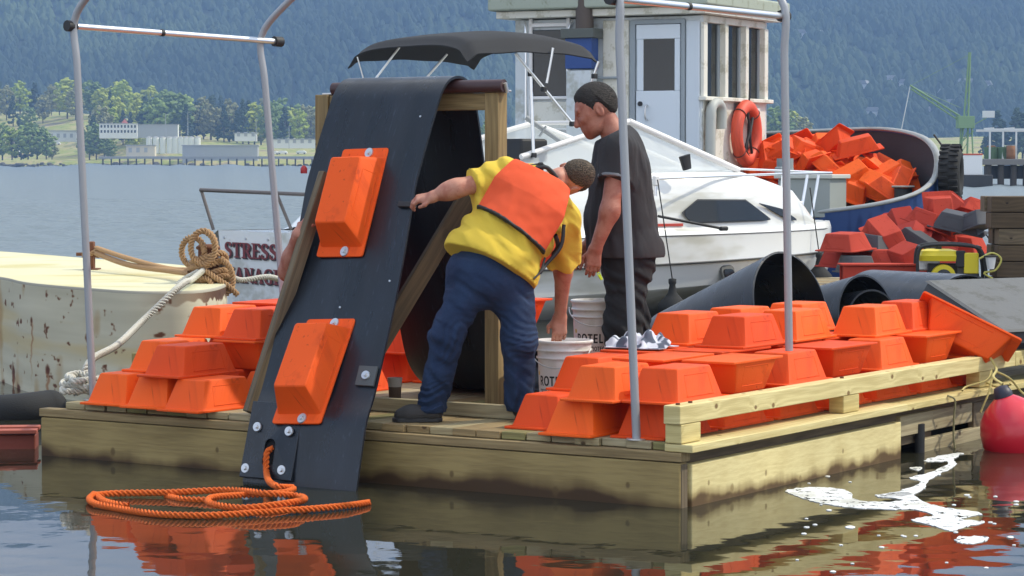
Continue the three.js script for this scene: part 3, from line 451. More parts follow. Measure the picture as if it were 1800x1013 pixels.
{
  const o = thing('belt_sheet', 'dark blue-black plastic belt sheet draped over a roller into the water', 'belt', L(1.98, .1, 0), 0), wp = o.position.clone();
  mesh('sheet', slab((u, v) => beltP(u, .355 - .71 * v).sub(wp), 150, 6, .014), M.hdpe, o);
  // doubler plate with the rope slot, at the foot of the belt
  const pl = new THREE.Shape(); pl.moveTo(0, 0); pl.lineTo(.325, 0); pl.lineTo(.325, .38); pl.lineTo(0, .38); pl.closePath(); const hole = new THREE.Path(); hole.moveTo(.13, .07); hole.lineTo(.13, .17); hole.absarc(.165, .17, .035, Math.PI, 0, true); hole.lineTo(.2, .07); hole.closePath(); pl.holes.push(hole);
  const pg = new THREE.ExtrudeGeometry(pl, { depth: .014, bevelEnabled: true, bevelSize: .002, bevelThickness: .002, bevelSegments: 1, curveSegments: 12 });
  const pp = pg.attributes.position, mapP = (x, y, z) => beltP(beltT(.02 + y * .93), .365 - x, z - .03).sub(wp);
  for (let i = 0; i < pp.count; i++) { const q = mapP(pp.getX(i), pp.getY(i), pp.getZ(i) + .03 + .012); pp.setXYZ(i, q.x, q.y, q.z); } pg.computeVertexNormals();
  mesh('doubler_plate', toCreasedNormals(pg, .5), M.hdpe, o);
  const slot = new THREE.Shape(); slot.moveTo(.132, .072); slot.lineTo(.132, .17); slot.absarc(.165, .17, .033, Math.PI, 0, true); slot.lineTo(.198, .072); slot.closePath(); const sg = new THREE.ShapeGeometry(slot, 12), sp = sg.attributes.position; for (let i = 0; i < sp.count; i++) { const q = mapP(sp.getX(i), sp.getY(i), .03 + .010); sp.setXYZ(i, q.x, q.y, q.z); } sg.computeVertexNormals(); mesh('slot_recess', sg, std([.004, .004, .005], .95), o);
  const frame = (t, w, off) => { const p = beltP(t, w, off).sub(wp), e = beltP(t + .004, w).sub(beltP(t - .004, w)).normalize(), x = beltP(t, w - .05).sub(beltP(t, w + .05)).normalize(), n = x.clone().cross(e).normalize(); return new THREE.Matrix4().makeBasis(x, e, n).setPosition(p); };
  const washer = merge([new THREE.CylinderGeometry(.024, .026, .007, 20).rotateX(Math.PI / 2), new THREE.CylinderGeometry(.011, .011, .016, 6).rotateX(Math.PI / 2).translate(0, 0, .006)]);
  const wm = M.steel, addW = (h, w, off) => mesh('washer_bolt', washer.clone().applyMatrix4(frame(beltT(h), w, off)), wm, o);
  addW(.262, .30, .027); addW(.252, .095, .027); addW(.06, .335, .027); addW(.065, .105, .027);
  const tiny = (h, w) => mesh('rivet', new THREE.CylinderGeometry(.006, .006, .006, 8).rotateX(Math.PI / 2).applyMatrix4(frame(beltT(h), w, .009)), wm, o);
  tiny(1.85, -.27); tiny(1.0, -.30); tiny(.86, -.02);
  { const m = frame(beltT(.53), -.29, .016); mesh('edge_plate', boxAt(0, 0, 0, .115, .115, .014, .003).applyMatrix4(m), std([.07, .075, .075], .55), o); addW(.53, -.29, .028); }
  { const m = frame(beltT(1.385), -.335, .02); mesh('edge_clip', boxAt(0, 0, 0, .11, .03, .02, .003).applyMatrix4(m), M.black, o); }
  // the two floats bolted to the belt
  const bolted = (h, w, label) => {
    const lo = beltP(beltT(h - .27), w), hi = beltP(beltT(h + .27), w), ch = hi.clone().sub(lo).normalize(), x = beltP(beltT(h), w - .05).sub(beltP(beltT(h), w + .05)).normalize(), n = x.clone().cross(ch).normalize(), md = lo.lerp(hi, .5); let up = 0; for (let k = -3; k <= 3; k++) up = Math.max(up, beltP(beltT(h + k * .09), w, .008).sub(md).dot(n));
    const f = thing('belt_float', label, 'float'), m = new THREE.Matrix4().makeBasis(x, ch, n).setPosition(md.addScaledVector(n, up)); f.applyMatrix4(m.multiply(new THREE.Matrix4().makeRotationX(Math.PI / 2)));
    f.scale.set(.97, 1.0, 1.14); mesh('body', floatBody, M.orange, f); mesh('flange', floatFlange, M.orange, f); for (const s of [-1, 1]) mesh('washer_bolt', washer.clone().rotateX(-Math.PI / 2).translate(.03, .016, s * .253), wm, f);
  };
  bolted(1.395, .03, 'orange float block bolted high on the dark belt'); bolted(.54, .035, 'orange float block bolted low on the dark belt above the water');
}
{
  const o = thing('roller_frame', 'weathered timber frame with two posts and braces holding the belt roller', 'frame', L(2.2, .9, DECK), RAFT_TURN), wp = o.position, q = (a, b, h) => { const d = L(a, b, h).sub(wp); return d.applyAxisAngle(V(0, 1, 0), -RAFT_TURN); };
  const B = (n, p0, p1, w, h, m) => mesh(n, beamGeo(p0, p1, w, h, .005), m, o);
  B('post', q(1.665, 1.0, DECK), q(1.665, 1.0, 1.985), .088, .088, M.oldBrown); B('post', q(2.79, 1.0, DECK), q(2.79, 1.0, 1.985), .088, .088, M.oldBrown);
  B('top_beam', q(1.71, 1.0, 1.935), q(2.745, 1.0, 1.935), .06, .09, M.oldBrown);
  B('brace', q(1.74, .94, 1.52), q(2.15, .27, .335), .04, .10, M.brace); B('brace', q(2.395, .475, 1.555), q(2.52, -.02, .315), .045, .072, M.dark);
  B('base_beam', q(1.18, .57, .336), q(2.4, .57, .336), .05, .07, M.old);
  mesh('roller', [bar(q(1.58, .95, 2.015), q(2.7, .95, 2.015), .035, 16)], std([.055, .025, .025], .5), o); mesh('roller_bracket', [bar(q(1.575, .95, 2.03), q(1.575, .97, 1.98), .012, 6), beamGeo(q(1.58, 1.0, 1.99), q(1.9, 1.0, 1.99), .05, .01)], M.steel, o);
  mesh('roller_bracket', beamGeo(q(2.5, 1.0, 1.99), q(2.8, 1.0, 1.99), .05, .01), M.steel, o);
}
// ---------------------------------------------------------------- pipe hoops over the raft
{
  const hoop = (label, lf, lt, rf, rt, r = .0205) => {   // left foot, left top, right foot, right top (a,b,h)
    const o = thing('pipe_hoop', label, 'pipe frame', L(...lf)), w = o.position, v = p => L(...p).sub(w), A = v(lt), B = v(rt), mid = A.clone().lerp(B, .5); mid.y += .75;
    const pts = [v(lf), v(lf).lerp(A, .5), A.clone().lerp(v(lf), .12), A, A.clone().lerp(mid, .10).add(V(0, .10, 0)), A.clone().lerp(mid, .32).add(V(0, .14, 0)), mid, B.clone().lerp(mid, .32).add(V(0, .14, 0)), B.clone().lerp(mid, .10).add(V(0, .10, 0)), B, B.clone().lerp(v(rf), .12), v(rf).lerp(B, .5), v(rf)];
    mesh('pipe', tube(pts, r, 160, 12), M.galv, o); for (const f of [lf, rf]) mesh('foot_plate', new THREE.CylinderGeometry(.05, .05, .006, 14).translate(...v([f[0], f[1], f[2] + .004]).toArray()), M.steel, o); return o;
  };
  hoop('grey pipe hoop standing at the front edge of the raft', [3.80, .20, DECK], [3.885, .17, 2.40], [.265, .08, DECK], [.365, .06, 2.42]);
  hoop('grey pipe hoop standing behind the front hoop', [3.56, 1.66, DECK], [3.72, 1.60, 2.35], [.205, 1.57, .30], [.25, 1.56, 2.43]);
  const side = (label, a, b) => { const o = thing('cross_pipe', label, 'pipe', L(...a)), w = o.position, p = L(...b).sub(w); mesh('pipe', bar(V(0, 0, 0), p, .017, 12), M.alu, o); for (const k of [.0, 1]) { const c = V().lerp(p, k), d = p.clone().normalize().multiplyScalar(k ? -.03 : .03); mesh('clamp', bar(c.clone().sub(d), c.clone().add(d), .031, 10), M.black, o); } const c = p.clone().multiplyScalar(.42), d = p.clone().normalize().multiplyScalar(.012); mesh('clip', bar(c.clone().sub(d), c.clone().add(d), .02, 10), M.black, o); };
  side('bright aluminium cross pipe joining the hoops beside the pontoon', [3.905, .16, 2.36], [3.69, 1.72, 2.33]); side('bright aluminium cross pipe joining the hoops above the rail', [.385, .05, 2.385], [.26, 1.58, 2.37]);
}
// ---------------------------------------------------------------- small things on deck
function bucket(label, pos, turn, text = true) {
  const o = thing('plastic_bucket', label, 'bucket', pos, turn, 'white buckets on the raft');
  mesh('shell', lathe([[0, .002], [.125, 0], [.13, .006], [.139, .27], [.148, .272], [.148, .282], [.1405, .284], [.142, .31], [.151, .312], [.151, .322], [.144, .325], [.146, .352], [.154, .354], [.155, .366], [.150, .37], [.143, .37], [.141, .34], [.122, .008], [0, .006]], 40), std([.82, .78, .75], .4, { map: TX.grimeWhite }), o);
  const bail = tube([...Array(13)].map((_, i) => { const a = i / 12 * Math.PI; return V(Math.cos(a) * .158, .33 - Math.sin(a) * .10, .06 + Math.sin(a) * .11); }), .003, 40, 6); mesh('handle', bail, M.steel, o);
  mesh('liquid', new THREE.CylinderGeometry(.127, .127, .004, 30).translate(0, .16, 0), std([.25, .22, .18], .3), o);
  const cyl = (u0, u1, y0, y1, r, t) => { const g = surf((u, v) => { const a = lerp(u0, u1, u), y = lerp(y0, y1, v), rad = r + .01 * y / .27; return V(Math.sin(a) * rad, y, Math.cos(a) * rad); }, 24, 2); return g; };
  const cv = document.createElement('canvas'); cv.width = 512; cv.height = 256; const c = cv.getContext('2d'); c.fillStyle = '#e6dfdc'; c.fillRect(0, 0, 512, 256);
  c.fillStyle = '#1b1a1c'; c.font = 'bold 92px sans-serif'; c.textAlign = 'left'; c.fillText('ROTELLA', 50, 112, 380); c.font = 'bold 44px sans-serif'; c.fillStyle = '#2a2728'; c.fillText('TRIPLE PROTECTION', 50, 168, 380); c.fillStyle = '#c9b32a'; c.fillRect(0, 205, 512, 51); c.fillStyle = '#8f8a3a'; c.fillRect(330, 214, 90, 36); c.fillStyle = '#d8b54a'; c.beginPath(); c.arc(30, 30, 16, 0, 7); c.fill();
  const t = new THREE.CanvasTexture(cv); t.colorSpace = THREE.SRGBColorSpace; mesh('print', cyl(-1.15, 1.15, .02, .22, .1315), std([1, 1, 1], .5, { map: t }), o);
  return o;
}
bucket('white bucket with black lettering the bending man reaches into', L(1.337, 1.16, DECK + .002), -.25);
{ seed = 355; placeFloat(1.62, 1.98, 0, true, 'orange float block lying upside down under the far white bucket', undefined, .1); bucket('white bucket with black lettering standing on an upturned float behind the men', L(1.62, 1.98, DECK + .17), -.1); }
{ const o = thing('paper_cup', 'brown and white takeaway cup standing on the deck behind the belt', 'cup', L(2.44, 1.16, DECK + .001)); mesh('cup_wall', lathe([[0, 0], [.033, 0], [.0365, .068]], 24), std([.12, .08, .055], .7), o); mesh('rim_band', lathe([[.0367, .068], [.041, .115], [.042, .118], [.039, .118], [.03, .01], [0, .01]], 24), std([.45, .42, .38], .6), o); mesh('coffee', new THREE.CylinderGeometry(.036, .036, .003, 20).translate(0, .085, 0), std([.05, .03, .02], .3), o); }
{ // rag
  const o = thing('cleaning_rag', 'crumpled white and grey rag on top of the float pile', 'rag', L(.95, 1.30, DECK + .001 + .332 + .002), RAFT_TURN + .2);
  const hgt = (u, v) => { const x = u * 2 - 1, y = v * 2 - 1, e = Math.max(0, 1 - Math.pow(Math.hypot(x * .85, y), 3)); return .008 + e * (.045 + .05 * Math.abs(fbm(u * 3.2, v * 3.4, 8, 3)) * 2 + .018 * Math.sin(u * 22 + 6 * fbm(u * 3, v * 3, 2, 2))); };
  const st = tex(256, 256, (u, v) => { const n = pn(u * 5, v * 5, 16, 7) + .5 * pn(u * 12, v * 12, 16, 9); return mixc([.8, .81, .85], [.34, .37, .43], sst(.08, .3, n)); });
  mesh('cloth', slab((u, v) => V((u - .5) * .34 * (1 + .25 * nz(v * 3, 1)), hgt(u, v), (v - .5) * .28 * (1 + .25 * nz(u * 3, 4)) + .06 * (u - .5)), 44, 34, .004), std([1, 1, 1], .95, { map: st }), o);
}
{ // black lid leaning on the rail
  const c00 = L(.03, 4.02, .60), c10 = L(.92, 4.9, .85), c01 = L(-.42, 4.95, .60), c11 = c10.clone().add(c01).sub(c00), o = thing('storage_box_cover', 'large black plastic box cover with weathered grey top propped on the rail', 'cover', c00), w = c00;
  const nrm = c10.clone().sub(c00).cross(c01.clone().sub(c00)).normalize(); if (nrm.y < 0) nrm.negate();
  const pt = (u, v, k) => c00.clone().lerp(c10, u).add(c01.clone().sub(c00).multiplyScalar(v)).addScaledVector(nrm, k).sub(w);
  const block = (i, k0, k1, m, n) => { const e = [[i, i], [1 - i, i], [1 - i, 1 - i], [i, 1 - i]], g = (a, b, c, d) => surf((u, v) => a.clone().lerp(b, u).lerp(d.clone().lerp(c, u), v), 1, 1); const b = e.map(([u, v]) => pt(u, v, k0)), t = e.map(([u, v]) => pt(u + (u > .5 ? -.02 : .02), v + (v > .5 ? -.02 : .02), k1)); mesh(n, [g(...t), g(...b), ...[0, 1, 2, 3].map(q => g(b[q], b[(q + 1) % 4], t[(q + 1) % 4], t[q]))], m, o); };
  block(.0, -.075, -.004, std([.03, .03, .032], .6), 'rim'); block(.0, -.003, .008, std([.125, .125, .12], .75, { map: rep(TX.grimeWhite, 2), bumpMap: rep(TX.coarse, 2), bumpScale: .003 }), 'top_skin'); block(.08, -.2, -.076, M.black, 'skirt');
  for (const u of [.32, .42, .52]) mesh('rivet', new THREE.SphereGeometry(.009, 10, 8).translate(...pt(u, -.002, -.04).toArray()), M.steel, o);
}
// rolled sheets of the same plastic at the back of the raft
function rolled(label, p0, p1, r0, r1, a0, a1, th = .013, cut = 0) {
  const o = thing('plastic_roll', label, 'plastic roll', p0), ax = p1.clone().sub(p0), x = ax.clone().normalize(), z = x.clone().cross(V(0, 1, 0)).normalize(), y = z.clone().cross(x);
  mesh('sheet', slab((u, v) => { const a = lerp(a0, a1, v), r = lerp(r0, r1, u) * (1 + .03 * v), k = u * (1 + cut * Math.cos(a * .5)); return ax.clone().multiplyScalar(k).addScaledVector(y, Math.sin(a) * r).addScaledVector(z, Math.cos(a) * r); }, 24, 60, th), M.hdpe, o); return o;
}
rolled('wide open roll of dark blue plastic sheet with a round dark mouth', P(1392, 545, 16.5), P(1175, 606, 17.2), .375, .21, -1.1, 4.9);
rolled('pale-lit roll of plastic sheet between the two larger rolls', P(1525, 560, 17.4), P(1390, 582, 17.9), .29, .24, -.9, 4.6);
rolled('narrow curled offcut of plastic sheet inside the middle roll', P(1535, 558, 17.3), P(1492, 564, 17.6), .18, .18, -1.2, 5.2);
rolled('long roll of dark plastic sheet lying beside the black cover', P(1700, 575, 18.6), P(1535, 560, 19.6), .37, .36, -1.3, 4.6);
// ---------------------------------------------------------------- ropes and buoy
{
  const om = std([.92, .17, .015], .75, { bumpMap: rep(TX.weave, 10, 2), bumpScale: .002 });
  const w = (x, y, h = .012) => PH(x, y, h);
  const foot = beltP(beltT(.14), .20, .04), out = beltP(beltT(.17), .20, .0);
  const path = [beltP(beltT(.20), .20, -.05), out, foot, foot.clone().add(V(0, -.09, .05)), w(490, 856, .05), w(515, 858, .03), w(500, 866, .03), w(440, 870, .03), w(370, 876, .045), w(372, 886, .04), w(430, 893, .04), w(510, 884, .05), w(535, 878, .04), w(520, 872, .03), w(470, 868, .05), w(400, 862, .04), w(300, 866, .025), w(200, 868, .02), w(164, 872, .02), w(163, 884, .02), w(200, 893, .015), w(290, 905, .018), w(380, 906, .018), w(470, 900, .02), w(560, 894, .02), w(620, 888, .018), w(648, 884, .012)];
  const o = single('floating_rope', [ropeGeo(path, .0165, .075, 3), ropeGeo([w(162, 876, .012), w(165, 869, .014), w(185, 882, .014), w(212, 888, .013), w(226, 889, .012)], .0165, .075, 3), ropeGeo([w(292, 872, .006), w(320, 878, .008), w(380, 880, .01)], .0165, .075, 3)], om, 'bright orange rope looped through the belt and floating in coils', 'rope');
  // red buoy
  const bp = L(-.42, 3.18, 0), b = thing('mooring_buoy', 'red inflatable round buoy hung beside the raft', 'buoy', bp);
  mesh('ball', lathe([[0, -.19], [.09, -.17], [.16, -.11], [.19, .0], [.187, .07], [.165, .14], [.125, .19], [.08, .225], [.05, .245]].map(([x, y]) => [x, y]), 40).translate(0, .07, 0), phy([.62, .012, .03], .32, { clearcoat: .3 }), b);
  mesh('eye', lathe([[.052, .30], [.055, .33], [.04, .37], [0, .38]], 20), std([.02, .02, .04], .5), b); b.rotation.z = .30;
  const ym = std([.5, .42, .16], .85), r0 = L(-.03, 3.62, .5), eye = bp.clone().add(V(-.1, .37, .0));
  single('buoy_rope', [ropeGeo([eye, eye.clone().lerp(r0, .4).add(V(-.02, -.03, .05)), L(-.09, 3.62, .43), L(-.03, 3.62, .498), L(.06, 3.63, .49), L(.06, 3.64, .38), L(-.04, 3.66, .32), eye.clone().add(V(.04, .0, .02))], .008, .03, 3), ropeGeo([L(-.08, 3.6, .40), L(-.12, 3.5, .36), L(-.13, 3.42, .28), L(-.11, 3.36, .18)], .006, .03, 3), ropeGeo([L(-.085, 3.62, .40), L(-.14, 3.72, .35), L(-.18, 3.8, .27), eye.clone().add(V(.25, -.1, .05))], .007, .03, 3), ropeGeo([L(-.08, 3.6, .41), L(-.11, 3.45, .36), L(-.05, 3.3, .33), L(-.085, 3.15, .32)], .006, .03, 3)], ym, 'yellow rope knotted round the rail and holding the red buoy', 'rope');
  single('loose_line', ropeGeo([L(-.07, 2.98, .303), L(-.09, 3.03, .28), L(-.075, 3.06, .18), L(-.07, 3.07, .05), L(-.08, 3.08, -.03)], .006, .03, 3), std([.3, .27, .14], .9), 'thin old line hanging over the raft side into the water', 'rope');
  // mooring hose lying behind the first raft on the left
}
// ---------------------------------------------------------------- rusty pontoon
{
  const H = .77, out = [[-150, 470], [0, 487], [50, 497], [149, 506], [249, 512], [334, 511.5], [370, 508], [392, 502], [399, 496], [390, 487], [355, 475], [320, 466], [167, 455], [0, 442], [-150, 434]].map(([x, y]) => PH(x, y, H));
  const curve = new THREE.CatmullRomCurve3(out, false, 'centripetal'), n = 160, pts = curve.getSpacedPoints(n), len = curve.getLength(), o = thing('steel_pontoon', 'cream steel pontoon with rust streaks, rounded end and a worn top', 'pontoon', V(out[4].x, 0, out[4].z)), w = o.position;
  const rustT = (top) => tex(1024, 256, (u, v) => {
    const x = u * 14, y = v; let c = mixc([.82, .79, .69], [.70, .67, .57], clamp(.5 + tn(u, v, 6, 91, 5))); const warm = sst(.0, .35, tn(u, v, 4, 96, 4)); c = mixc(c, [.78, .68, .46], warm * .55);
    if (top) return mixc(mixc(c, [.86, .84, .66], .6), [.72, .66, .38], sst(.05, .45, tn(u, v, 7, 97, 4)) * .6);
    const st = pn(u * 70, v * 2, 70, 3) + .5 * pn(u * 26, v * 2, 26, 5), blot = .62 * pn(u * 110, v * 9, 110, 12) + .34 * pn(u * 230, v * 20, 230, 13) + .2 * pn(u * 480, v * 44, 480, 14) + .2 * tn(u, v, 5, 93, 3);
    c = mixc(c, [.62, .46, .27], sst(.25, .8, st + .6 * tn(u, v, 5, 98, 3)) * .5); c = mixc(c, [.36, .19, .10], sst(.36, .52, blot) * .9);
    const edge = .93 + .05 * pn(u * 60, .3, 60, 8) + .03 * pn(u * 200, .3, 200, 9); c = mixc(c, [.30, .17, .10], sst(edge, edge + .012, v) * sst(.30, .36, u + .0) * .9);
    for (const [a, b, s] of [[.055, .62, .012], [.115, .42, .02], [.10, .30, .03], [.165, .34, .02], [.18, .2, .022], [.225, .42, .012], [.265, .68, .01], [.205, .75, .008], [.14, .22, .014], [.05, .25, .012]]) { const dx = (u - a) * 14, dy = (v - b) * .9, q = Math.hypot(dx, dy) / (s * 4) + .6 * blot; c = mixc(c, [.34, .16, .08], sst(1, .4, q)); const dr = Math.abs(dx + .03 * pn(v * 20, a * 90, 64, 1)) / (s * 2.6); c = mixc(c, [.55, .33, .18], sst(1, .2, dr) * sst(b + .02, b - .04, v) * sst(b - .5, b - .1, v) * .65); }
    return mixc(c, [.30, .27, .22], sst(.13 + .04 * pn(u * 50, .2, 50, 2), .06, v) * .8);
  }, true, true);
  const st = rustT(false), tt = rustT(true);
  const wall = surf((u, v) => { const p = pts[Math.round(u * n)]; return V(p.x - w.x, lerp(-.25, H - .018, v), p.z - w.z); }, n, 6); mesh('side_plating', wall, std([1, 1, 1], .8, { map: st, bumpMap: st, bumpScale: .003 }), o);
  const rim = surf((u, v) => { const p = pts[Math.round(u * n)], c = V(-3.6, 0, -20), d = c.sub(p).setY(0).normalize(); const a = v * Math.PI / 2; return V(p.x - w.x + d.x * .018 * (1 - Math.cos(a)), H - .018 + .018 * Math.sin(a), p.z - w.z + d.z * .018 * (1 - Math.cos(a))); }, n, 3); mesh('edge', rim, std([.36, .33, .26], .85), o);
  const sh = new THREE.Shape(pts.map(p => { const d = V(-3.6, 0, -20).sub(p).setY(0).normalize().multiplyScalar(.018); return new THREE.Vector2(p.x + d.x - w.x, -(p.z + d.z - w.z)); })), sg = new THREE.ShapeGeometry(sh); sg.rotateX(-Math.PI / 2).translate(0, H, 0); { const uv = sg.attributes.uv, p = sg.attributes.position; for (let i = 0; i < uv.count; i++) uv.setXY(i, p.getX(i) / 8, p.getZ(i) / 5); } mesh('top_plate', sg, std([1, 1, 1], .7, { map: tt, bumpMap: rep(TX.coarse, 2), bumpScale: .006 }), o);
  // bollards
  const b1 = thing('mooring_post', 'flat rusty mooring post welded on the pontoon top', 'mooring post', PH(161, 474, H)); mesh('post', boxAt(0, .11, 0, .045, .22, .09, .01), M.rust, b1); mesh('cross_bar', bar(V(-.12, .12, .0), V(.10, .12, .0), .014), M.rust, b1); mesh('base', boxAt(0, .004, 0, .12, .012, .16, .003), M.rust, b1);
  const b2 = thing('bollard', 'rusty bollard wrapped in heavy rope at the pontoon end', 'bollard', PH(366, 497, H)); mesh('post', new THREE.CylinderGeometry(.07, .075, .24, 20).translate(0, .12, 0), M.rust, b2); mesh('cap', lathe([[0, .27], [.06, .268], [.085, .25], [.085, .235], [.07, .23]], 20), M.rust, b2);
  const c = b2.position, tan = std([.46, .28, .14], .9, { bumpMap: rep(TX.fine, 8, 2), bumpScale: .003 }), whiteR = std([.62, .60, .52], .9, { bumpMap: rep(TX.fine, 8, 2), bumpScale: .003 });
  const loop = (r, y0, tilt, ph, k = 1.1) => [...Array(15)].map((_, i) => { const a = i / 14 * 2 * Math.PI * k + ph; return c.clone().add(V(Math.cos(a) * r, y0 + tilt * Math.sin(a + .6) + .012 * Math.sin(3 * a), Math.sin(a) * r * .95)); });
  single('tied_rope', [ropeGeo(loop(.125, .05, .03, 0), .024, .075), ropeGeo(loop(.13, .095, .05, 2), .024, .075), ropeGeo(loop(.12, .14, .06, 4), .024, .075), ropeGeo(loop(.135, .02, .02, 1), .024, .075),
    ropeGeo([...Array(16)].map((_, i) => { const a = i / 15 * 7.6; return c.clone().add(V(-.02 + Math.cos(a) * .085, .25 + Math.sin(a) * .115, .10 + .012 * i / 3)); }), .023, .07), ropeGeo([...Array(14)].map((_, i) => { const a = i / 13 * 6.6; return c.clone().add(V(-.10 + Math.cos(a) * .085, .22 + Math.sin(a) * .10, .05 + .05 * Math.cos(a))); }), .023, .07),
    ropeGeo([c.clone().add(V(.10, .18, .12)), c.clone().add(V(.17, .10, .12)), c.clone().add(V(.18, -.02, .13)), c.clone().add(V(.11, -.1, .17))], .022, .07), ropeGeo([c.clone().add(V(-.02, .1, .13)), c.clone().add(V(.07, .04, .16)), c.clone().add(V(.16, -.02, .16)), c.clone().add(V(.22, -.08, .14))], .022, .07), ropeGeo([c.clone().add(V(-.08, .05, .12)), c.clone().add(V(.03, .02, .17)), c.clone().add(V(.04, -.08, .20)), c.clone().add(V(.02, -.16, .2))], .02, .07)], tan, 'thick tan rope knotted in loops round the pontoon bollard', 'rope');
  const p1 = b1.position; single('bollard_line', [ropeGeo([p1.clone().add(V(.04, .13, .05)), p1.clone().lerp(c, .35).add(V(0, .07, .05)), p1.clone().lerp(c, .7).add(V(0, .06, .08)), c.clone().add(V(-.12, .07, .1))], .021, .07), ropeGeo([p1.clone().add(V(.04, .17, .02)), p1.clone().lerp(c, .35).add(V(0, .115, .02)), p1.clone().lerp(c, .7).add(V(0, .07, .03)), c.clone().add(V(-.1, .09, .05))], .019, .07), ropeGeo(loop(.06, .12, .02, 0, 1.2).map(q => q.sub(c).add(p1)), .02, .06)], tan, 'doubled tan rope stretched between the mooring post and the bollard', 'rope');
  const e = L(4.04, .42, .47); single('mooring_line', [ropeGeo([c.clone().add(V(-.02, .09, .14)), PH(338, 491, .815), PH(309, 509, .81), P(255, 560, 16.0), P(205, 607, 15.1), e, L(4.03, .36, .39), L(3.96, .3, .345), L(3.88, .36, .33)], .021, .075),
    ropeGeo([...Array(34)].map((_, i) => { const a = i * .62, r = .09 + .035 * Math.sin(i * 1.7); return L(3.93 + Math.cos(a) * r * .8, .27 + Math.sin(a) * r * 1.25, .325 + i * .0032 + .006 * Math.sin(i * 2.3)); }), .02, .075), ropeGeo([c.clone().add(V(-.05, .08, .13)), c.clone().add(V(-.13, .035, .19)), c.clone().add(V(-.2, -.02, .24)), c.clone().add(V(-.22, -.05, .27))], .024, .05)], whiteR, 'white laid rope running from the bollard down to a coil on the raft', 'rope');
  single('stern_line', ropeGeo([c.clone().add(V(.1, .12, .03)), c.clone().lerp(P(470, 487, 18.5), .5), P(470, 487, 18.5), P(530, 512, 19.5), P(600, 530, 21)], .02, .075), whiteR, 'pale green-white rope leading from the bollard towards the cruiser', 'rope');
  single('hull_fender', merge([tube([P(-150, 728, 16.3), P(-40, 727, 16.2), P(40, 722, 16.15), P(88, 716, 16.25)], .11, 40, 18), new THREE.SphereGeometry(.11, 18, 12).translate(...P(88, 716, 16.25).toArray())]), M.rubber, 'black rubber tube fender floating along the pontoon side', 'fender');
  const rs = thing('steel_channel', 'rust-red steel channel floating beside the raft corner', 'channel', PH(-20, 790, 0), .1); mesh('web', boxAt(-.1, .02, -.1, .72, .12, .22, .01), std([.22, .05, .032], .8, { bumpMap: rep(TX.fine, 2), bumpScale: .003 }), rs); mesh('flange', boxAt(-.1, .1, .0, .74, .022, .1, .005), std([.36, .09, .055], .8), rs); mesh('flange', boxAt(-.1, .1, -.2, .74, .022, .1, .005), std([.36, .09, .055], .8), rs);
}
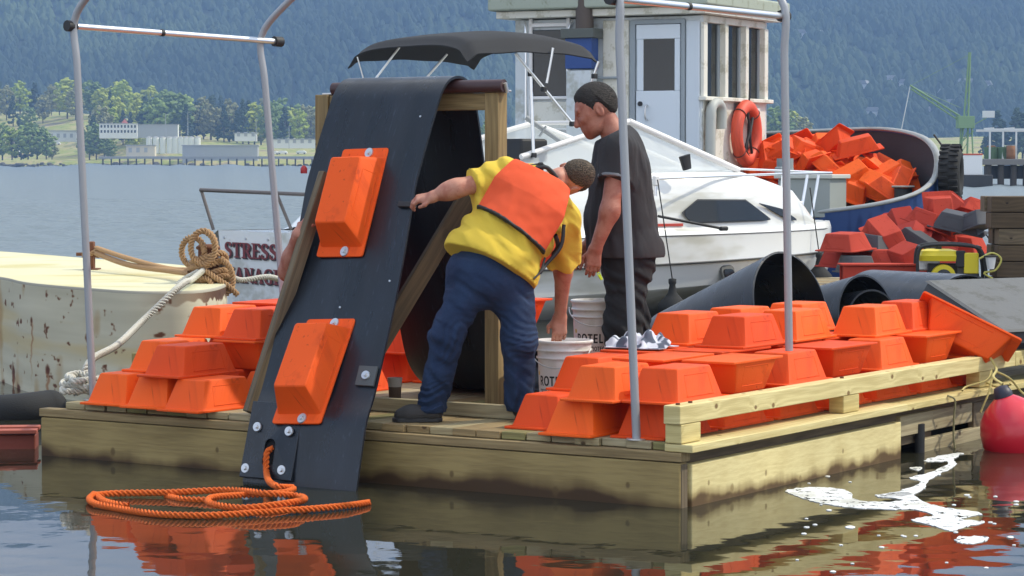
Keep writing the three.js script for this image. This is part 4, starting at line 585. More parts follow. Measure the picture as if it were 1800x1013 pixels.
// ---------------------------------------------------------------- white cabin cruiser
{
  const ph = 35 * Math.PI / 180, Hd = V(Math.cos(ph), 0, -Math.sin(ph)), S = V(Math.sin(ph), 0, Math.cos(ph)), nc = P(605, 300, 24.3).setY(0), org = nc.clone().addScaledVector(S, -1.3);
  const o = thing('cabin_cruiser', 'white cabin cruiser with dark cabin windows and a folding black canopy', 'boat', org, ph);   // local x forward, z starboard
  const LL = 7.2, W = x => 1.3 * Math.pow(Math.max(0, 1 - Math.pow(Math.max(0, x - 2.6) / (LL - 2.6), 2.5)), .62) + .02, sheer = x => .84 + .03 * (x / LL) ** 2;
  const sec = x => { const w = W(x), k = (x / LL) ** 2; return [[0, -.35 + .75 * k * k], [.80 * w * (1 - .25 * k), .04 + .3 * k], [.93 * w * (1 - .08 * k), .22 + .2 * k], [.938 * w * (1 - .07 * k), .235 + .2 * k], [.978 * w, .505 + .1 * k], [.99 * w, .515 + .1 * k], [.985 * w, .535 + .1 * k], [w, sheer(x)], [.985 * w, sheer(x) + .02], [.90 * w, sheer(x) + .075]]; };
  const hull = s => surf((u, v) => { const x = u * LL, q = sec(x), i = Math.min(q.length - 2, Math.floor(v * (q.length - 1))), t = v * (q.length - 1) - i; return V(x, lerp(q[i][1], q[i + 1][1], t), s * lerp(q[i][0], q[i + 1][0], t)); }, 48, 9, s < 0);
  mesh('hull', toCreasedNormals(merge([hull(1), hull(-1)]), .35), M.white, o);
  const tubeRail = s => tube([...Array(20)].map((_, i) => { const x = .02 + i / 19 * (LL - .1); return V(x, .525 + .1 * (x / LL) ** 2, s * (W(x) * .992 + .006)); }), .012, 80, 6); mesh('rub_rail', [tubeRail(1), tubeRail(-1)], std([.06, .06, .06], .6), o);
  const seam = tube([...Array(20)].map((_, i) => { const x = .02 + i / 19 * (LL - .15); return V(x, sheer(x) - .002, W(x) + .001); }), .006, 80, 5); mesh('seam', seam, std([.12, .12, .12], .6), o);
  mesh('transom', [surf((u, v) => V(0, lerp(-.3, sheer(0) + .075, v), lerp(-1.18, 1.18, u) * lerp(.8, 1, v)), 2, 2)], M.white, o);
  mesh('deck', surf((u, v) => { const x = lerp(.02, LL - .02, u); return V(x, sheer(x) + .07, lerp(-.9, .9, v) * W(x)); }, 40, 4), M.white, o);
  // trunk cabin
  const top = x => x < 1.25 ? lerp(.92, 1.50, sst(.65, 1.28, x)) : x < 5.3 ? 1.50 : x < 6.15 ? lerp(1.50, 1.30, (x - 5.3) / .85) : lerp(1.30, .90, sst(6.05, 6.75, x)), cw = x => Math.min(1.12, W(x) * .93);
  const prof = s => surf((u, v) => { const x = lerp(.65, 6.75, u), w = cw(x), h0 = sheer(x) + .05, h1 = Math.max(top(x), h0 + .001), q = [[w, h0], [w * .965, lerp(h0, h1, .5)], [w * .90, lerp(h0, h1, .86)], [w * .84, h1 - .02 * (h1 - h0)], [w * .6, h1 + .035], [0, h1 + .06]], i = Math.min(4, Math.floor(v * 5)), t = v * 5 - i; return V(x, lerp(q[i][1], q[i + 1][1], t), s * lerp(q[i][0], q[i + 1][0], t)); }, 60, 15, s < 0);
  mesh('cabin', [prof(1), prof(-1)], M.white, o);
  // dark side windows
  const side = (x, h) => { const w = cw(x), h0 = sheer(x) + .05, h1 = top(x), t = clamp((h - h0) / (h1 - h0)); return V(x, h, w * lerp(1, .93, t) + .012); };
  const poly = (pts, x) => { for (let i = 0; i < pts.length - 1; i++) if (x <= pts[i + 1][0]) return lerp(pts[i][1], pts[i + 1][1], clamp((x - pts[i][0]) / (pts[i + 1][0] - pts[i][0]))); return pts[pts.length - 1][1]; };
  const pane = (tp, bt, m, n) => { const x0 = tp[0][0], x1 = tp[tp.length - 1][0], at = (u, v, k) => { const x = lerp(x0, x1, u), hm = (poly(tp, x) + poly(bt, x)) / 2, q = side(x, lerp(poly(bt, x), poly(tp, x), v)); q.z += k; return q; }; const g = (k, i) => surf((u, v) => at(lerp(i, 1 - i, u), lerp(i * 2, 1 - i * 2, v), k), 30, 6); const rim = mesh('window_rim', g(.010, 0), std([.05, .05, .05], .5), o); return mesh(n, g(.016, .03), m, o); };
  const px2x = px => { let best = 0, bd = 1e9; for (let x = 0; x < 7; x += .02) { const q = side(x, 1.05).applyAxisAngle(V(0, 1, 0), ph).add(org), s = CXP + FOCAL * q.x / -q.z; if (Math.abs(s - px) < bd) { bd = Math.abs(s - px); best = x; } } return best; };
  const X = px2x;
  pane([[X(1197), 1.085], [X(1226), 1.22], [X(1312), 1.21], [X(1352), 1.0]], [[X(1197), 1.075], [X(1214), .965], [X(1340), .975], [X(1352), .985]], M.glassDark, 'cabin_window'); pane([[X(1335), 1.17], [X(1375), 1.10], [X(1398), .985]], [[X(1335), 1.16], [X(1383), .975], [X(1398), .97]], M.glassDark, 'cabin_window');
  mesh('red_stripe', boxAt(0, 0, 0, .5, .03, .01, .002).translate(...side(X(1165), .955).toArray()), std([.5, .06, .04], .5), o);
  { const q = side(X(1270), .6); const x = X(1272), g = loftRect([{ y: 0, w: .19, d: .17, r: .04 }, { y: .02, w: .17, d: .15, r: .035 }]).rotateX(Math.PI / 2); const p = V(x, .44, sec(x)[4][0] + .005); mesh('porthole', g.rotateX(-.28).translate(p.x, p.y, p.z), std([.11, .11, .10], .6), o); mesh('porthole_glass', loftRect([{ y: 0, w: .14, d: .10, r: .03 }, { y: .012, w: .13, d: .09, r: .03 }]).rotateX(Math.PI / 2).rotateX(-.28).translate(p.x, p.y - .005, p.z + .022), M.glassDark, o); }
  // windscreen: white frame, glass each side and in front
  const A = z => V(2.25, 1.66, z), B = z => V(3.72, 2.03, z * .86), C = z => V(5.25, 1.52, z * .80), D = z => V(2.2, 1.48, z), fr = .03, zz = 1.0, wf = M.plasticW;
  for (const s of [1, -1]) { mesh('windscreen_frame', [bar(A(s * zz), B(s * zz), fr, 8), bar(B(s * zz), C(s * zz), .036, 8)], wf, o); mesh('windscreen_glass', merge([surf((u, v) => A(s * zz).lerp(B(s * zz), u).lerp(D(s * zz).lerp(C(s * zz), u * .5), v), 1, 1), surf((u, v) => B(s * zz).lerp(C(s * zz), u).lerp(D(s * zz).lerp(C(s * zz), .5 + u * .5), v), 1, 1)]), phy([.86, .88, .87], .35, { transmission: .45, thickness: 0 }), o); }
  mesh('windscreen_frame', [bar(B(zz), B(-zz), .022, 8), bar(B(0).setZ(0), C(0).setZ(0), .02, 8)], wf, o); mesh('windscreen_glass', surf((u, v) => B(zz).lerp(B(-zz), u).lerp(C(zz).lerp(C(-zz), u), v), 1, 1), M.glass, o);
  const loc = p => p.clone().sub(org).applyAxisAngle(V(0, 1, 0), -ph), lp = (x, y, d) => loc(P(x, y, d));
  mesh('mirror', loftRect([{ y: 0, w: .1, d: .05, r: .02 }, { y: .15, w: .14, d: .05, r: .02 }]).rotateZ(.25).translate(...lp(1208, 298, 26.9).toArray()), M.black, o);
  mesh('wiper', [bar(lp(925, 207, 27.5), lp(990, 252, 27.4), .03, 6), bar(lp(948, 240, 27.4), lp(960, 222, 27.4), .012, 6)], std([.35, .37, .38], .5), o);
  mesh('seat', boxAt(0, 0, 0, .34, .24, .5, .03).translate(...lp(915, 265, 26.3).toArray()), M.black, o); mesh('console', boxAt(1.5, 1.5, -.5, .5, .3, .6, .03), std([.1, .11, .11], .6), o);
  // canopy and its bows
  const cx0 = 1.52, cx1 = 3.12, cp = (u, v) => { const y = v * 2 - 1, e = u * 2 - 1; return V(lerp(cx0, cx1, u), 2.72 + .17 * (1 - y ** 4) * (1 - .3 * e * e) + .05 * (1 - e * e) + .004 * Math.sin(u * 19) * Math.abs(y) - .07 * sst(.86, 1, Math.abs(y)) - .06 * sst(.08, 0, u) - .04 * sst(.94, 1, u), y * 1.12); };
  mesh('canopy', slab(cp, 40, 34, .012), cloth0(), o);
  function cloth0() { return std([.022, .022, .024], .85, { bumpMap: rep(TX.weave, 20), bumpScale: .001 }); }
  const bow = (p, q, r = .013) => mesh('canopy_bow', bar(p, q, r, 8), M.alu, o);
  bow(lp(906, 94, 25.8), lp(1012, 224, 26.1), .016); bow(lp(933, 130, 25.9), lp(938, 278, 25.9), .017); bow(lp(972, 84, 25.9), lp(961, 146, 25.9), .014); bow(lp(1052, 108, 26.1), lp(1036, 152, 26.1), .014); bow(lp(704, 80, 26.8), lp(655, 145, 26.8), .012); bow(lp(786, 95, 26.6), lp(742, 145, 26.6), .012); bow(lp(628, 100, 27), lp(642, 150, 27), .008);
  for (const [x, y] of [[933, 130], [956, 157], [1006, 218], [938, 273], [1045, 134]]) mesh('bow_joint', boxAt(0, 0, 0, .05, .05, .05, .008).translate(...lp(x, y, 25.9).toArray()), M.black, o);
  // stern rail, bow rail, fender lines
  const rr2 = (n, pts, r, m) => mesh(n, tube(pts, r, pts.length * 10, 8), m, o), brown = std([.16, .14, .13], .45, { metalness: .4 });
  mesh('stern_rail', [bar(lp(352, 334, 26.4), lp(562, 343, 25.5), .021), bar(lp(354, 336, 26.4), lp(375, 404, 26.35), .017), bar(lp(486, 340, 25.9), lp(512, 404, 25.9), .017), bar(lp(560, 343, 25.5), lp(580, 404, 25.5), .017)], brown, o);
  mesh('nav_light', lathe([[0, 0], [.035, 0], [.038, .05], [.02, .08], [0, .085]], 14).translate(...lp(534, 305, 27.2).toArray()), std([.4, .02, .02], .3), o);
  mesh('quarter_fitting', [bar(lp(552, 296, 27), lp(566, 268, 27), .02), bar(lp(545, 300, 26.9), lp(560, 290, 26.9), .015)], M.steel, o);
  mesh('bow_rail', [bar(lp(1140, 315, 26.2), lp(1365, 306, 28.2), .014), bar(lp(1365, 306, 28.2), lp(1462, 304, 29.2), .014), bar(lp(1255, 295, 27.6), lp(1462, 304, 29.3), .012), bar(lp(1150, 316, 26.2), lp(1150, 345, 26.2), .03)], M.alu, o);
  mesh('bow_ladder', [bar(lp(1376, 306, 28.4), lp(1372, 362, 28.4), .014), bar(lp(1420, 306, 28.9), lp(1404, 398, 28.7), .017), bar(lp(1440, 304, 29.1), lp(1424, 398, 28.9), .017), bar(lp(1374, 354, 28.5), lp(1410, 356, 28.7), .013), bar(lp(1388, 310, 28.5), lp(1380, 345, 28.5), .011)], M.alu, o);
  mesh('cleat_post', boxAt(0, 0, 0, .06, .1, .05, .01).translate(...lp(1153, 318, 26.15).toArray()), M.plasticW, o);
  mesh('bow_roller', boxAt(0, 0, 0, .22, .05, .1, .012).translate(...lp(1438, 412, 29.2).toArray()), M.plasticW, o);
  mesh('boat_hook', bar(lp(1157, 380, 26), lp(1270, 402, 26.3), .014), M.black, o); mesh('hook_end', boxAt(0, 0, 0, .1, .045, .05, .015).translate(...lp(1272, 402, 26.3).toArray()), M.black, o);
  const fen = (px, py, d, top, label) => { const f = thing('fender', label, 'fender', P(px, py, d)), t = P(top[0], top[1], d - .05).sub(f.position); mesh('bulb', lathe([[0, -.16], [.1, -.14], [.15, -.06], [.145, .01], [.09, .07], [.045, .12], [.03, .2], [.04, .22], [.04, .26], [0, .27]], 24), M.rubber, f); mesh('fender_line', bar(V(0, .25, 0), t, .007, 6), M.black, f); };
  fen(1182, 536, 25.9, [1156, 316], 'black pear fender hung on a line from the cruiser side amidships'); fen(1440, 486, 28.4, [1424, 330], 'black fender hung from the cruiser bow rail');
  // name on the transom
  const font = await new FontLoader().loadAsync('fonts/droid/droid_serif_bold.typeface.json');
  const txt = (s, h, w, y, z0) => { const g = new TextGeometry(s, { font, size: h, depth: .006, curveSegments: 4, bevelEnabled: false }); g.computeBoundingBox(); const bb = g.boundingBox; g.translate(-bb.min.x, 0, 0).scale(w / (bb.max.x - bb.min.x), 1, 1); g.rotateY(-Math.PI / 2).translate(-.012, y, z0); return g; };
  const rm = std([.20, .035, .04], .6), gm = std([.06, .05, .06], .6);
  for (const [s, h, w, y, z0] of [['STRESS', .155, 1.06, .645, -1.02], ['MANAGEMENT', .15, 1.98, .40, -1.06]]) { mesh('name_letters', txt(s, h, w, y, z0), rm, o); mesh('name_shadow', txt(s, h, w, y - .012, z0 + .016).translate(.005, 0, 0), gm, o); }
  for (let i = 0; i < 5; i++) mesh('screw', new THREE.CylinderGeometry(.012, .012, .01, 8).rotateZ(Math.PI / 2).translate(-.006, .84, -1.05 + i * .45), M.steel, o);
}
// ---------------------------------------------------------------- tug behind
const tugDeck = 1.0;
{
  const th = 28 * Math.PI / 180, F0 = P(1233, 283, 31.8).setY(0), cab = thing('tugboat', 'blue-hulled tugboat with a white wheelhouse and curved bow bulwark', 'boat', F0, -th);   // local: x forward (bow), z towards the near side
  const loc = p => p.clone().sub(F0).applyAxisAngle(V(0, 1, 0), th), lp = (x, y, d) => loc(P(x, y, d));
  // local wheelhouse: x from -2.6 to 0, z from 0 (near wall) to -2.1
  const wm = std([.62, .66, .68], .6, { map: rep(TX.grimeWhite, 1) }), cm = M.cream, trim = std([.30, .34, .37], .6), B = (n, x, y, z, w, h, d, m, r = .01, p = cab) => mesh(n, boxAt(x, y, z, w, h, d, r), m, p);
  const dk = std([.012, .014, .016], .08), HT = 3.42;
  B('side_wall', -1.3, 2.18, -.03, 2.6, 2.46, .06, wm); B('rear_wall', -2.57, 2.18, -1.05, .06, 2.46, 2.0, wm); B('side_wall', -1.3, 2.18, -2.07, 2.6, 2.46, .06, wm);
  // front wall built round its three window openings
  B('front_wall', -.03, 1.68, -1.05, .06, 1.46, 2.0, cm); B('front_wall', -.03, 3.375, -1.05, .06, .09, 2.0, cm); for (const z of [-.06, -.72, -1.38, -2.02]) B('window_post', -.02, 2.87, z, .1, .92, z === -.06 || z === -2.02 ? .12 : .1, cm);
  for (const z of [-.39, -1.05, -1.70]) { const w = mesh('front_window', boxAt(-.075, 2.87, z, .012, .92, .56, .003), phy([.16, .18, .19], .03, { transmission: .9, thickness: 0 }), cab); mesh('window_frame', [boxAt(-.06, 2.87, z + .255, .03, .9, .05, .004), boxAt(-.06, 2.87, z - .255, .03, .9, .05, .004)], trim, w); }
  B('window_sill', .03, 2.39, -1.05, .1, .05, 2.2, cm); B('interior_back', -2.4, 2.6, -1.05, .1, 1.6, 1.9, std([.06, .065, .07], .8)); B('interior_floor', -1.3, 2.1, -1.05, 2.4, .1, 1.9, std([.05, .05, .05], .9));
  B('chart_shelf', -.5, 2.42, -1.2, .5, .05, 1.2, std([.2, .19, .18], .8)); mesh('steering_wheel', new THREE.TorusGeometry(.3, .018, 8, 30).rotateY(Math.PI / 2).translate(-.6, 2.45, -.55), M.black, cab);
  // roof
  B('roof', -1.32, 3.60, -1.05, 3.05, .16, 2.7, std([.36, .40, .33], .8, { map: rep(TX.grimeWhite, 2) }), .03); B('roof_fascia', -1.32, 3.47, -1.05, 2.9, .09, 2.5, cm, .01); B('roof_rack', -.6, 3.76, -.9, 1.4, .1, .8, std([.66, .66, .6], .8)); mesh('roof_lamp', new THREE.SphereGeometry(.09, 14, 10).translate(-.1, 3.78, .05), std([.05, .08, .22], .4), cab);
  // door on the near side
  const dx = px => -(1233 - px) / 126.5;
  B('door_frame', dx(1116), 2.28, .015, .07, 2.18, .06, trim); B('door_frame', dx(1203), 2.28, .015, .05, 2.18, .06, trim); B('door_frame', dx(1159), 3.345, .015, .72, .06, .058, trim);
  const dr = mesh('door', [boxAt(dx(1160), 2.0, .01, .6, .98, .05, .01), boxAt(dx(1160), 3.22, .01, .6, .18, .05, .01), boxAt(dx(1129), 2.81, .01, .09, .64, .05, .01), boxAt(dx(1193), 2.81, .01, .075, .64, .05, .01)], std([.66, .72, .78], .55), cab);
  mesh('door_pane', boxAt(dx(1162), 2.81, .018, .44, .66, .012, .002), dk, dr); mesh('handle', tube([V(dx(1142), 2.31, .04), V(dx(1142), 2.29, .09), V(dx(1142), 2.15, .09), V(dx(1142), 2.13, .04)], .014, 20, 8), M.steel, dr); mesh('lock', new THREE.CylinderGeometry(.03, .03, .03, 16).rotateX(Math.PI / 2).translate(dx(1130), 2.33, .045), M.black, dr);
  B('wall_panel', dx(1219), 2.2, .012, .18, 2.3, .03, std([.6, .66, .72], .6)); B('wall_panel', dx(1086), 2.5, .012, .36, 1.75, .03, M.cream); B('ledge', dx(1075), 2.66, .05, .3, .03, .06, trim); 
  // left window bay
  B('side_window', dx(968), 2.86, .012, .52, .84, .03, dk); for (const [x, y, w, h] of [[935, 2.7, .05, 1.45], [1003, 2.7, .05, 1.45], [969, 3.34, .58, .05], [969, 2.42, .58, .04], [969, 2.02, .58, .03]]) B('window_frame', dx(x), y, .035, w, h, .04, M.plasticW); B('lower_panel', dx(968), 2.2, .014, .5, .34, .03, cm);
  mesh('grab_rail', [tube([V(dx(930), 1.5, .1), V(dx(930), 3.3, .1), V(dx(926), 3.38, .05)], .016, 24, 8), tube([V(dx(1008), 1.9, .1), V(dx(1008), 3.3, .1), V(dx(1012), 3.38, .05)], .016, 24, 8)], M.alu, cab);
  B('low_cabin', -2.2, 1.55, .25, 2.2, .5, .5, wm); B('bench', -1.9, 1.82, .2, 1.2, .05, .4, std([.4, .43, .42], .7));
  // blue box and pole in front of the wall
  B('stack_box', dx(1037), 2.98, .2, .37, .42, .2, std([.02, .065, .24], .5)); B('stack_cap', dx(1037), 3.21, .2, .46, .12, .28, std([.10, .11, .10], .7)); mesh('exhaust_pipe', new THREE.CylinderGeometry(.10, .115, 1.0, 18).translate(dx(1042), 3.75, .2), std([.09, .07, .06], .7), cab); B('stack_stand', dx(1037), 2.1, .2, .34, 1.3, .18, wm);
  // vent pipe on the front corner, name plate
  mesh('vent_pipe', tube([V(.08, 1.2, -.10), V(.08, 2.05, -.10), V(.08, 2.28, -.13), V(.08, 2.34, -.28), V(.08, 2.28, -.42), V(.08, 2.02, -.44)], .065, 50, 14), std([.42, .43, .4], .55), cab); B('small_plate', .02, 2.22, -1.72, .01, .16, .2, M.plasticW, .003); B('wall_mount', -.005, 2.1, -1.05, .02, .5, .1, trim);
  // hull: gunwale line seen over the cruiser
  const gw = [[700, 395, 34], [1000, 392, 32.6], [1200, 386, 31.6], [1330, 381, 31.0], [1406, 377, 30.6], [1480, 370, 30.25], [1558, 358, 30.0], [1610, 343, 30.1], [1642, 320, 30.5], [1651, 293, 30.9], [1648, 268, 31.3], [1624, 243, 32.0], [1561, 229, 33.0], [1460, 231, 34.3], [1330, 236, 35.6], [1100, 240, 37.3], [800, 245, 39]].map(([x, y, d]) => lp(x, y, d));
  const gc = new THREE.CatmullRomCurve3(gw, false, 'centripetal'), GN = 120, gp = gc.getSpacedPoints(GN), cen = lp(1300, 300, 33.6);
  const blue = std([.07, .15, .40], .5, { map: rep(tex(512, 256, (u, v) => { const s = pn(u * 60, v * 3, 60, 4), n = tn(u, v, 8, 95, 4); return mixc(mixc([.95, .95, .97], [.7, .74, .8], sst(.1, .5, s)), [1, 1, 1], sst(-.2, .3, n) * .3); }), 3, 1) });
  mesh('hull', slab((u, v) => { const p = gp[Math.min(GN, Math.round(u * GN))].clone(), inn = cen.clone().sub(p).setY(0).normalize(); return p.clone().addScaledVector(inn, .32 * v * v).setY(lerp(p.y, -.3, v)); }, GN, 8, .05), blue, cab);
  mesh('bulwark_lining', surf((u, v) => { const p = gp[Math.min(GN, Math.round(u * GN))].clone(), inn = cen.clone().sub(p).setY(0).normalize(); return p.clone().addScaledVector(inn, .034 + .05 * v).setY(lerp(p.y - .02, Math.min(p.y - .03, tugDeck - .05), v)); }, GN, 4), std([.028, .033, .04], .85, { bumpMap: rep(TX.coarse, 6, 1), bumpScale: .01 }), cab);
  mesh('cap_rail', surf((u, v) => { const p = gp[Math.min(GN, Math.round(u * GN))].clone(), inn = cen.clone().sub(p).setY(0).normalize(), a = v * 2 * Math.PI; return p.clone().addScaledVector(inn, .025 + .055 * Math.cos(a)).add(V(0, .012 + .026 * Math.sin(a), 0)); }, GN, 10, true), std([.34, .35, .34], .65, { map: rep(TX.grimeWhite, 8, 1) }), cab);
  const bow = gp.filter((_, i) => i % 3 === 0); const sh = new THREE.Shape(bow.map(p => { const inn = cen.clone().sub(p).setY(0).normalize().multiplyScalar(.05); return new THREE.Vector2(p.x + inn.x, -(p.z + inn.z)); })); mesh('deck', new THREE.ExtrudeGeometry(sh, { depth: .05, bevelEnabled: false }).rotateX(-Math.PI / 2).translate(0, tugDeck - .1, 0), std([.26, .25, .22], .85, { bumpMap: rep(TX.coarse, 1), bumpScale: .004 }), cab);
  { const h = lp(1428, 350, 30.75).setY(tugDeck - .06); const bx = mesh('deck_locker', boxAt(h.x, h.y + .24, h.z, .66, .46, .55, .012).translate(0, 0, 0), std([.30, .33, .32], .7), cab); mesh('lid', boxAt(h.x, h.y + .495, h.z, .74, .05, .62, .01), std([.50, .52, .48], .7), bx); mesh('winch', [new THREE.CylinderGeometry(.1, .1, .22, 16).translate(h.x - .35, h.y + .6, h.z), boxAt(h.x - .36, h.y + .56, h.z, .1, .1, .4, .02)], std([.22, .25, .26], .6), cab); }
  // life ring on the front wall
  const ringP = V(.105, 1.97, -1.18).applyAxisAngle(V(0, 1, 0), -th).add(F0), lr = thing('life_ring', 'orange life ring with a grab line hung on the wheelhouse front', 'life ring', ringP, -th); mesh('ring', new THREE.TorusGeometry(.315, .08, 18, 48).rotateY(Math.PI / 2).scale(.95, 1.08, 1), std([.68, .085, .04], .6, { map: TX.grimeWhite }), lr); for (const a of [.78, 2.36, 3.93, 5.5]) mesh('band', new THREE.TorusGeometry(.084, .008, 6, 18).rotateX(Math.PI / 2).translate(.315, 0, 0).rotateZ(a).rotateY(Math.PI / 2).scale(.95, 1.08, 1), std([.12, .03, .02], .7), lr); mesh('grab_line', [bar(V(.03, .55, -.02), V(.02, -.2, .02), .012, 6), tube([V(.04, .3, .1), V(.05, .05, .02), V(.04, -.2, .12), V(.05, -.32, .02)], .02, 30, 6), tube([V(.04, .2, -.1), V(.06, -.05, .03), V(.04, -.25, -.08)], .02, 30, 6)], M.black, lr);
  // rope coil and reel on the bow
  const rc = P(1590, 330, 30.9).setY(tugDeck - .05); single('deck_rope_coil', ropeGeo([...Array(40)].map((_, i) => { const a = i * .7; return rc.clone().add(V(Math.cos(a) * (.22 + .02 * Math.sin(i)), .03 + i * .0035, Math.sin(a) * .2)); }), .02, .08), std([.36, .24, .13], .9), 'tan rope coiled on the tug bow deck beside a black reel', 'rope');
  const rl = thing('cable_reel', 'black cable reel standing on the tug bow deck', 'reel', P(1588, 318, 31.3).setY(tugDeck - .05), .3); mesh('drum', lathe([[0, .0], [.11, .0], [.11, .34], [0, .34]], 20), M.black, rl); mesh('rim', lathe([[0, .345], [.14, .345], [.14, .37], [0, .37]], 20), std([.4, .38, .34], .8), rl); mesh('base', lathe([[0, -.002], [.14, -.002], [.14, .02], [.11, .02]], 20), std([.3, .28, .25], .8), rl);
  // bow tyre
  const ty = thing('tyre_fender', 'black lugged tyre hung as a fender on the tug bow', 'tyre', P(1672, 306, 30.75)); mesh('casing', new THREE.TorusGeometry(.235, .115, 16, 40).scale(1, 1, 1.12).rotateY(Math.PI / 2 - .28), M.rubber, ty); const lugs = []; for (let i = 0; i < 26; i++) for (const s of [-1, 1]) lugs.push(boxAt(0, .345, s * .06, .035, .03, .11, .006).rotateY(0).rotateZ((i + (s > 0 ? .5 : 0)) / 26 * 6.2832).rotateY(Math.PI / 2 - .28)); mesh('tread', lugs, M.rubber, ty); mesh('tyre_line', [bar(V(-.08, .3, 0), V(-.2, .47, -.05), .012, 6), bar(V(.05, -.2, .05), V(.5, -.85, .1), .01, 6)], M.black, ty);
  // heap of floats on the tug
  seed = 505; const a0 = P(1362, 320, 33.4), a1 = P(1606, 320, 31.75), dir = a1.clone().sub(a0).setY(0), per = V(dir.z, 0, -dir.x).normalize();
  const heap = t => t < .45 ? lerp(1.12, 1.02, t / .45) : lerp(.98, .5, (t - .45) / .55);
  for (let i = 0; i < 78; i++) {
    const t = rnd(), top = heap(t), lay = Math.sqrt(rnd()), sidev = rr(-.62, .42), y = Math.max(0, (top - .12) * lay * (1 - Math.abs(sidev + .1) * .75)), p = a0.clone().addScaledVector(dir, t).addScaledVector(per, -sidev).setY(tugDeck + .02 + y);
    const f = floatBlock('bright orange float block tumbled in the heap on the tug deck', 'float blocks heaped on the tug'); f.position.copy(p); f.rotation.set(rr(-1, 1) * .8, rr(0, 6.28), rr(-1, 1) * .8 + (rnd() < .4 ? Math.PI : 0)); f.scale.setScalar(1.15);
  }
}
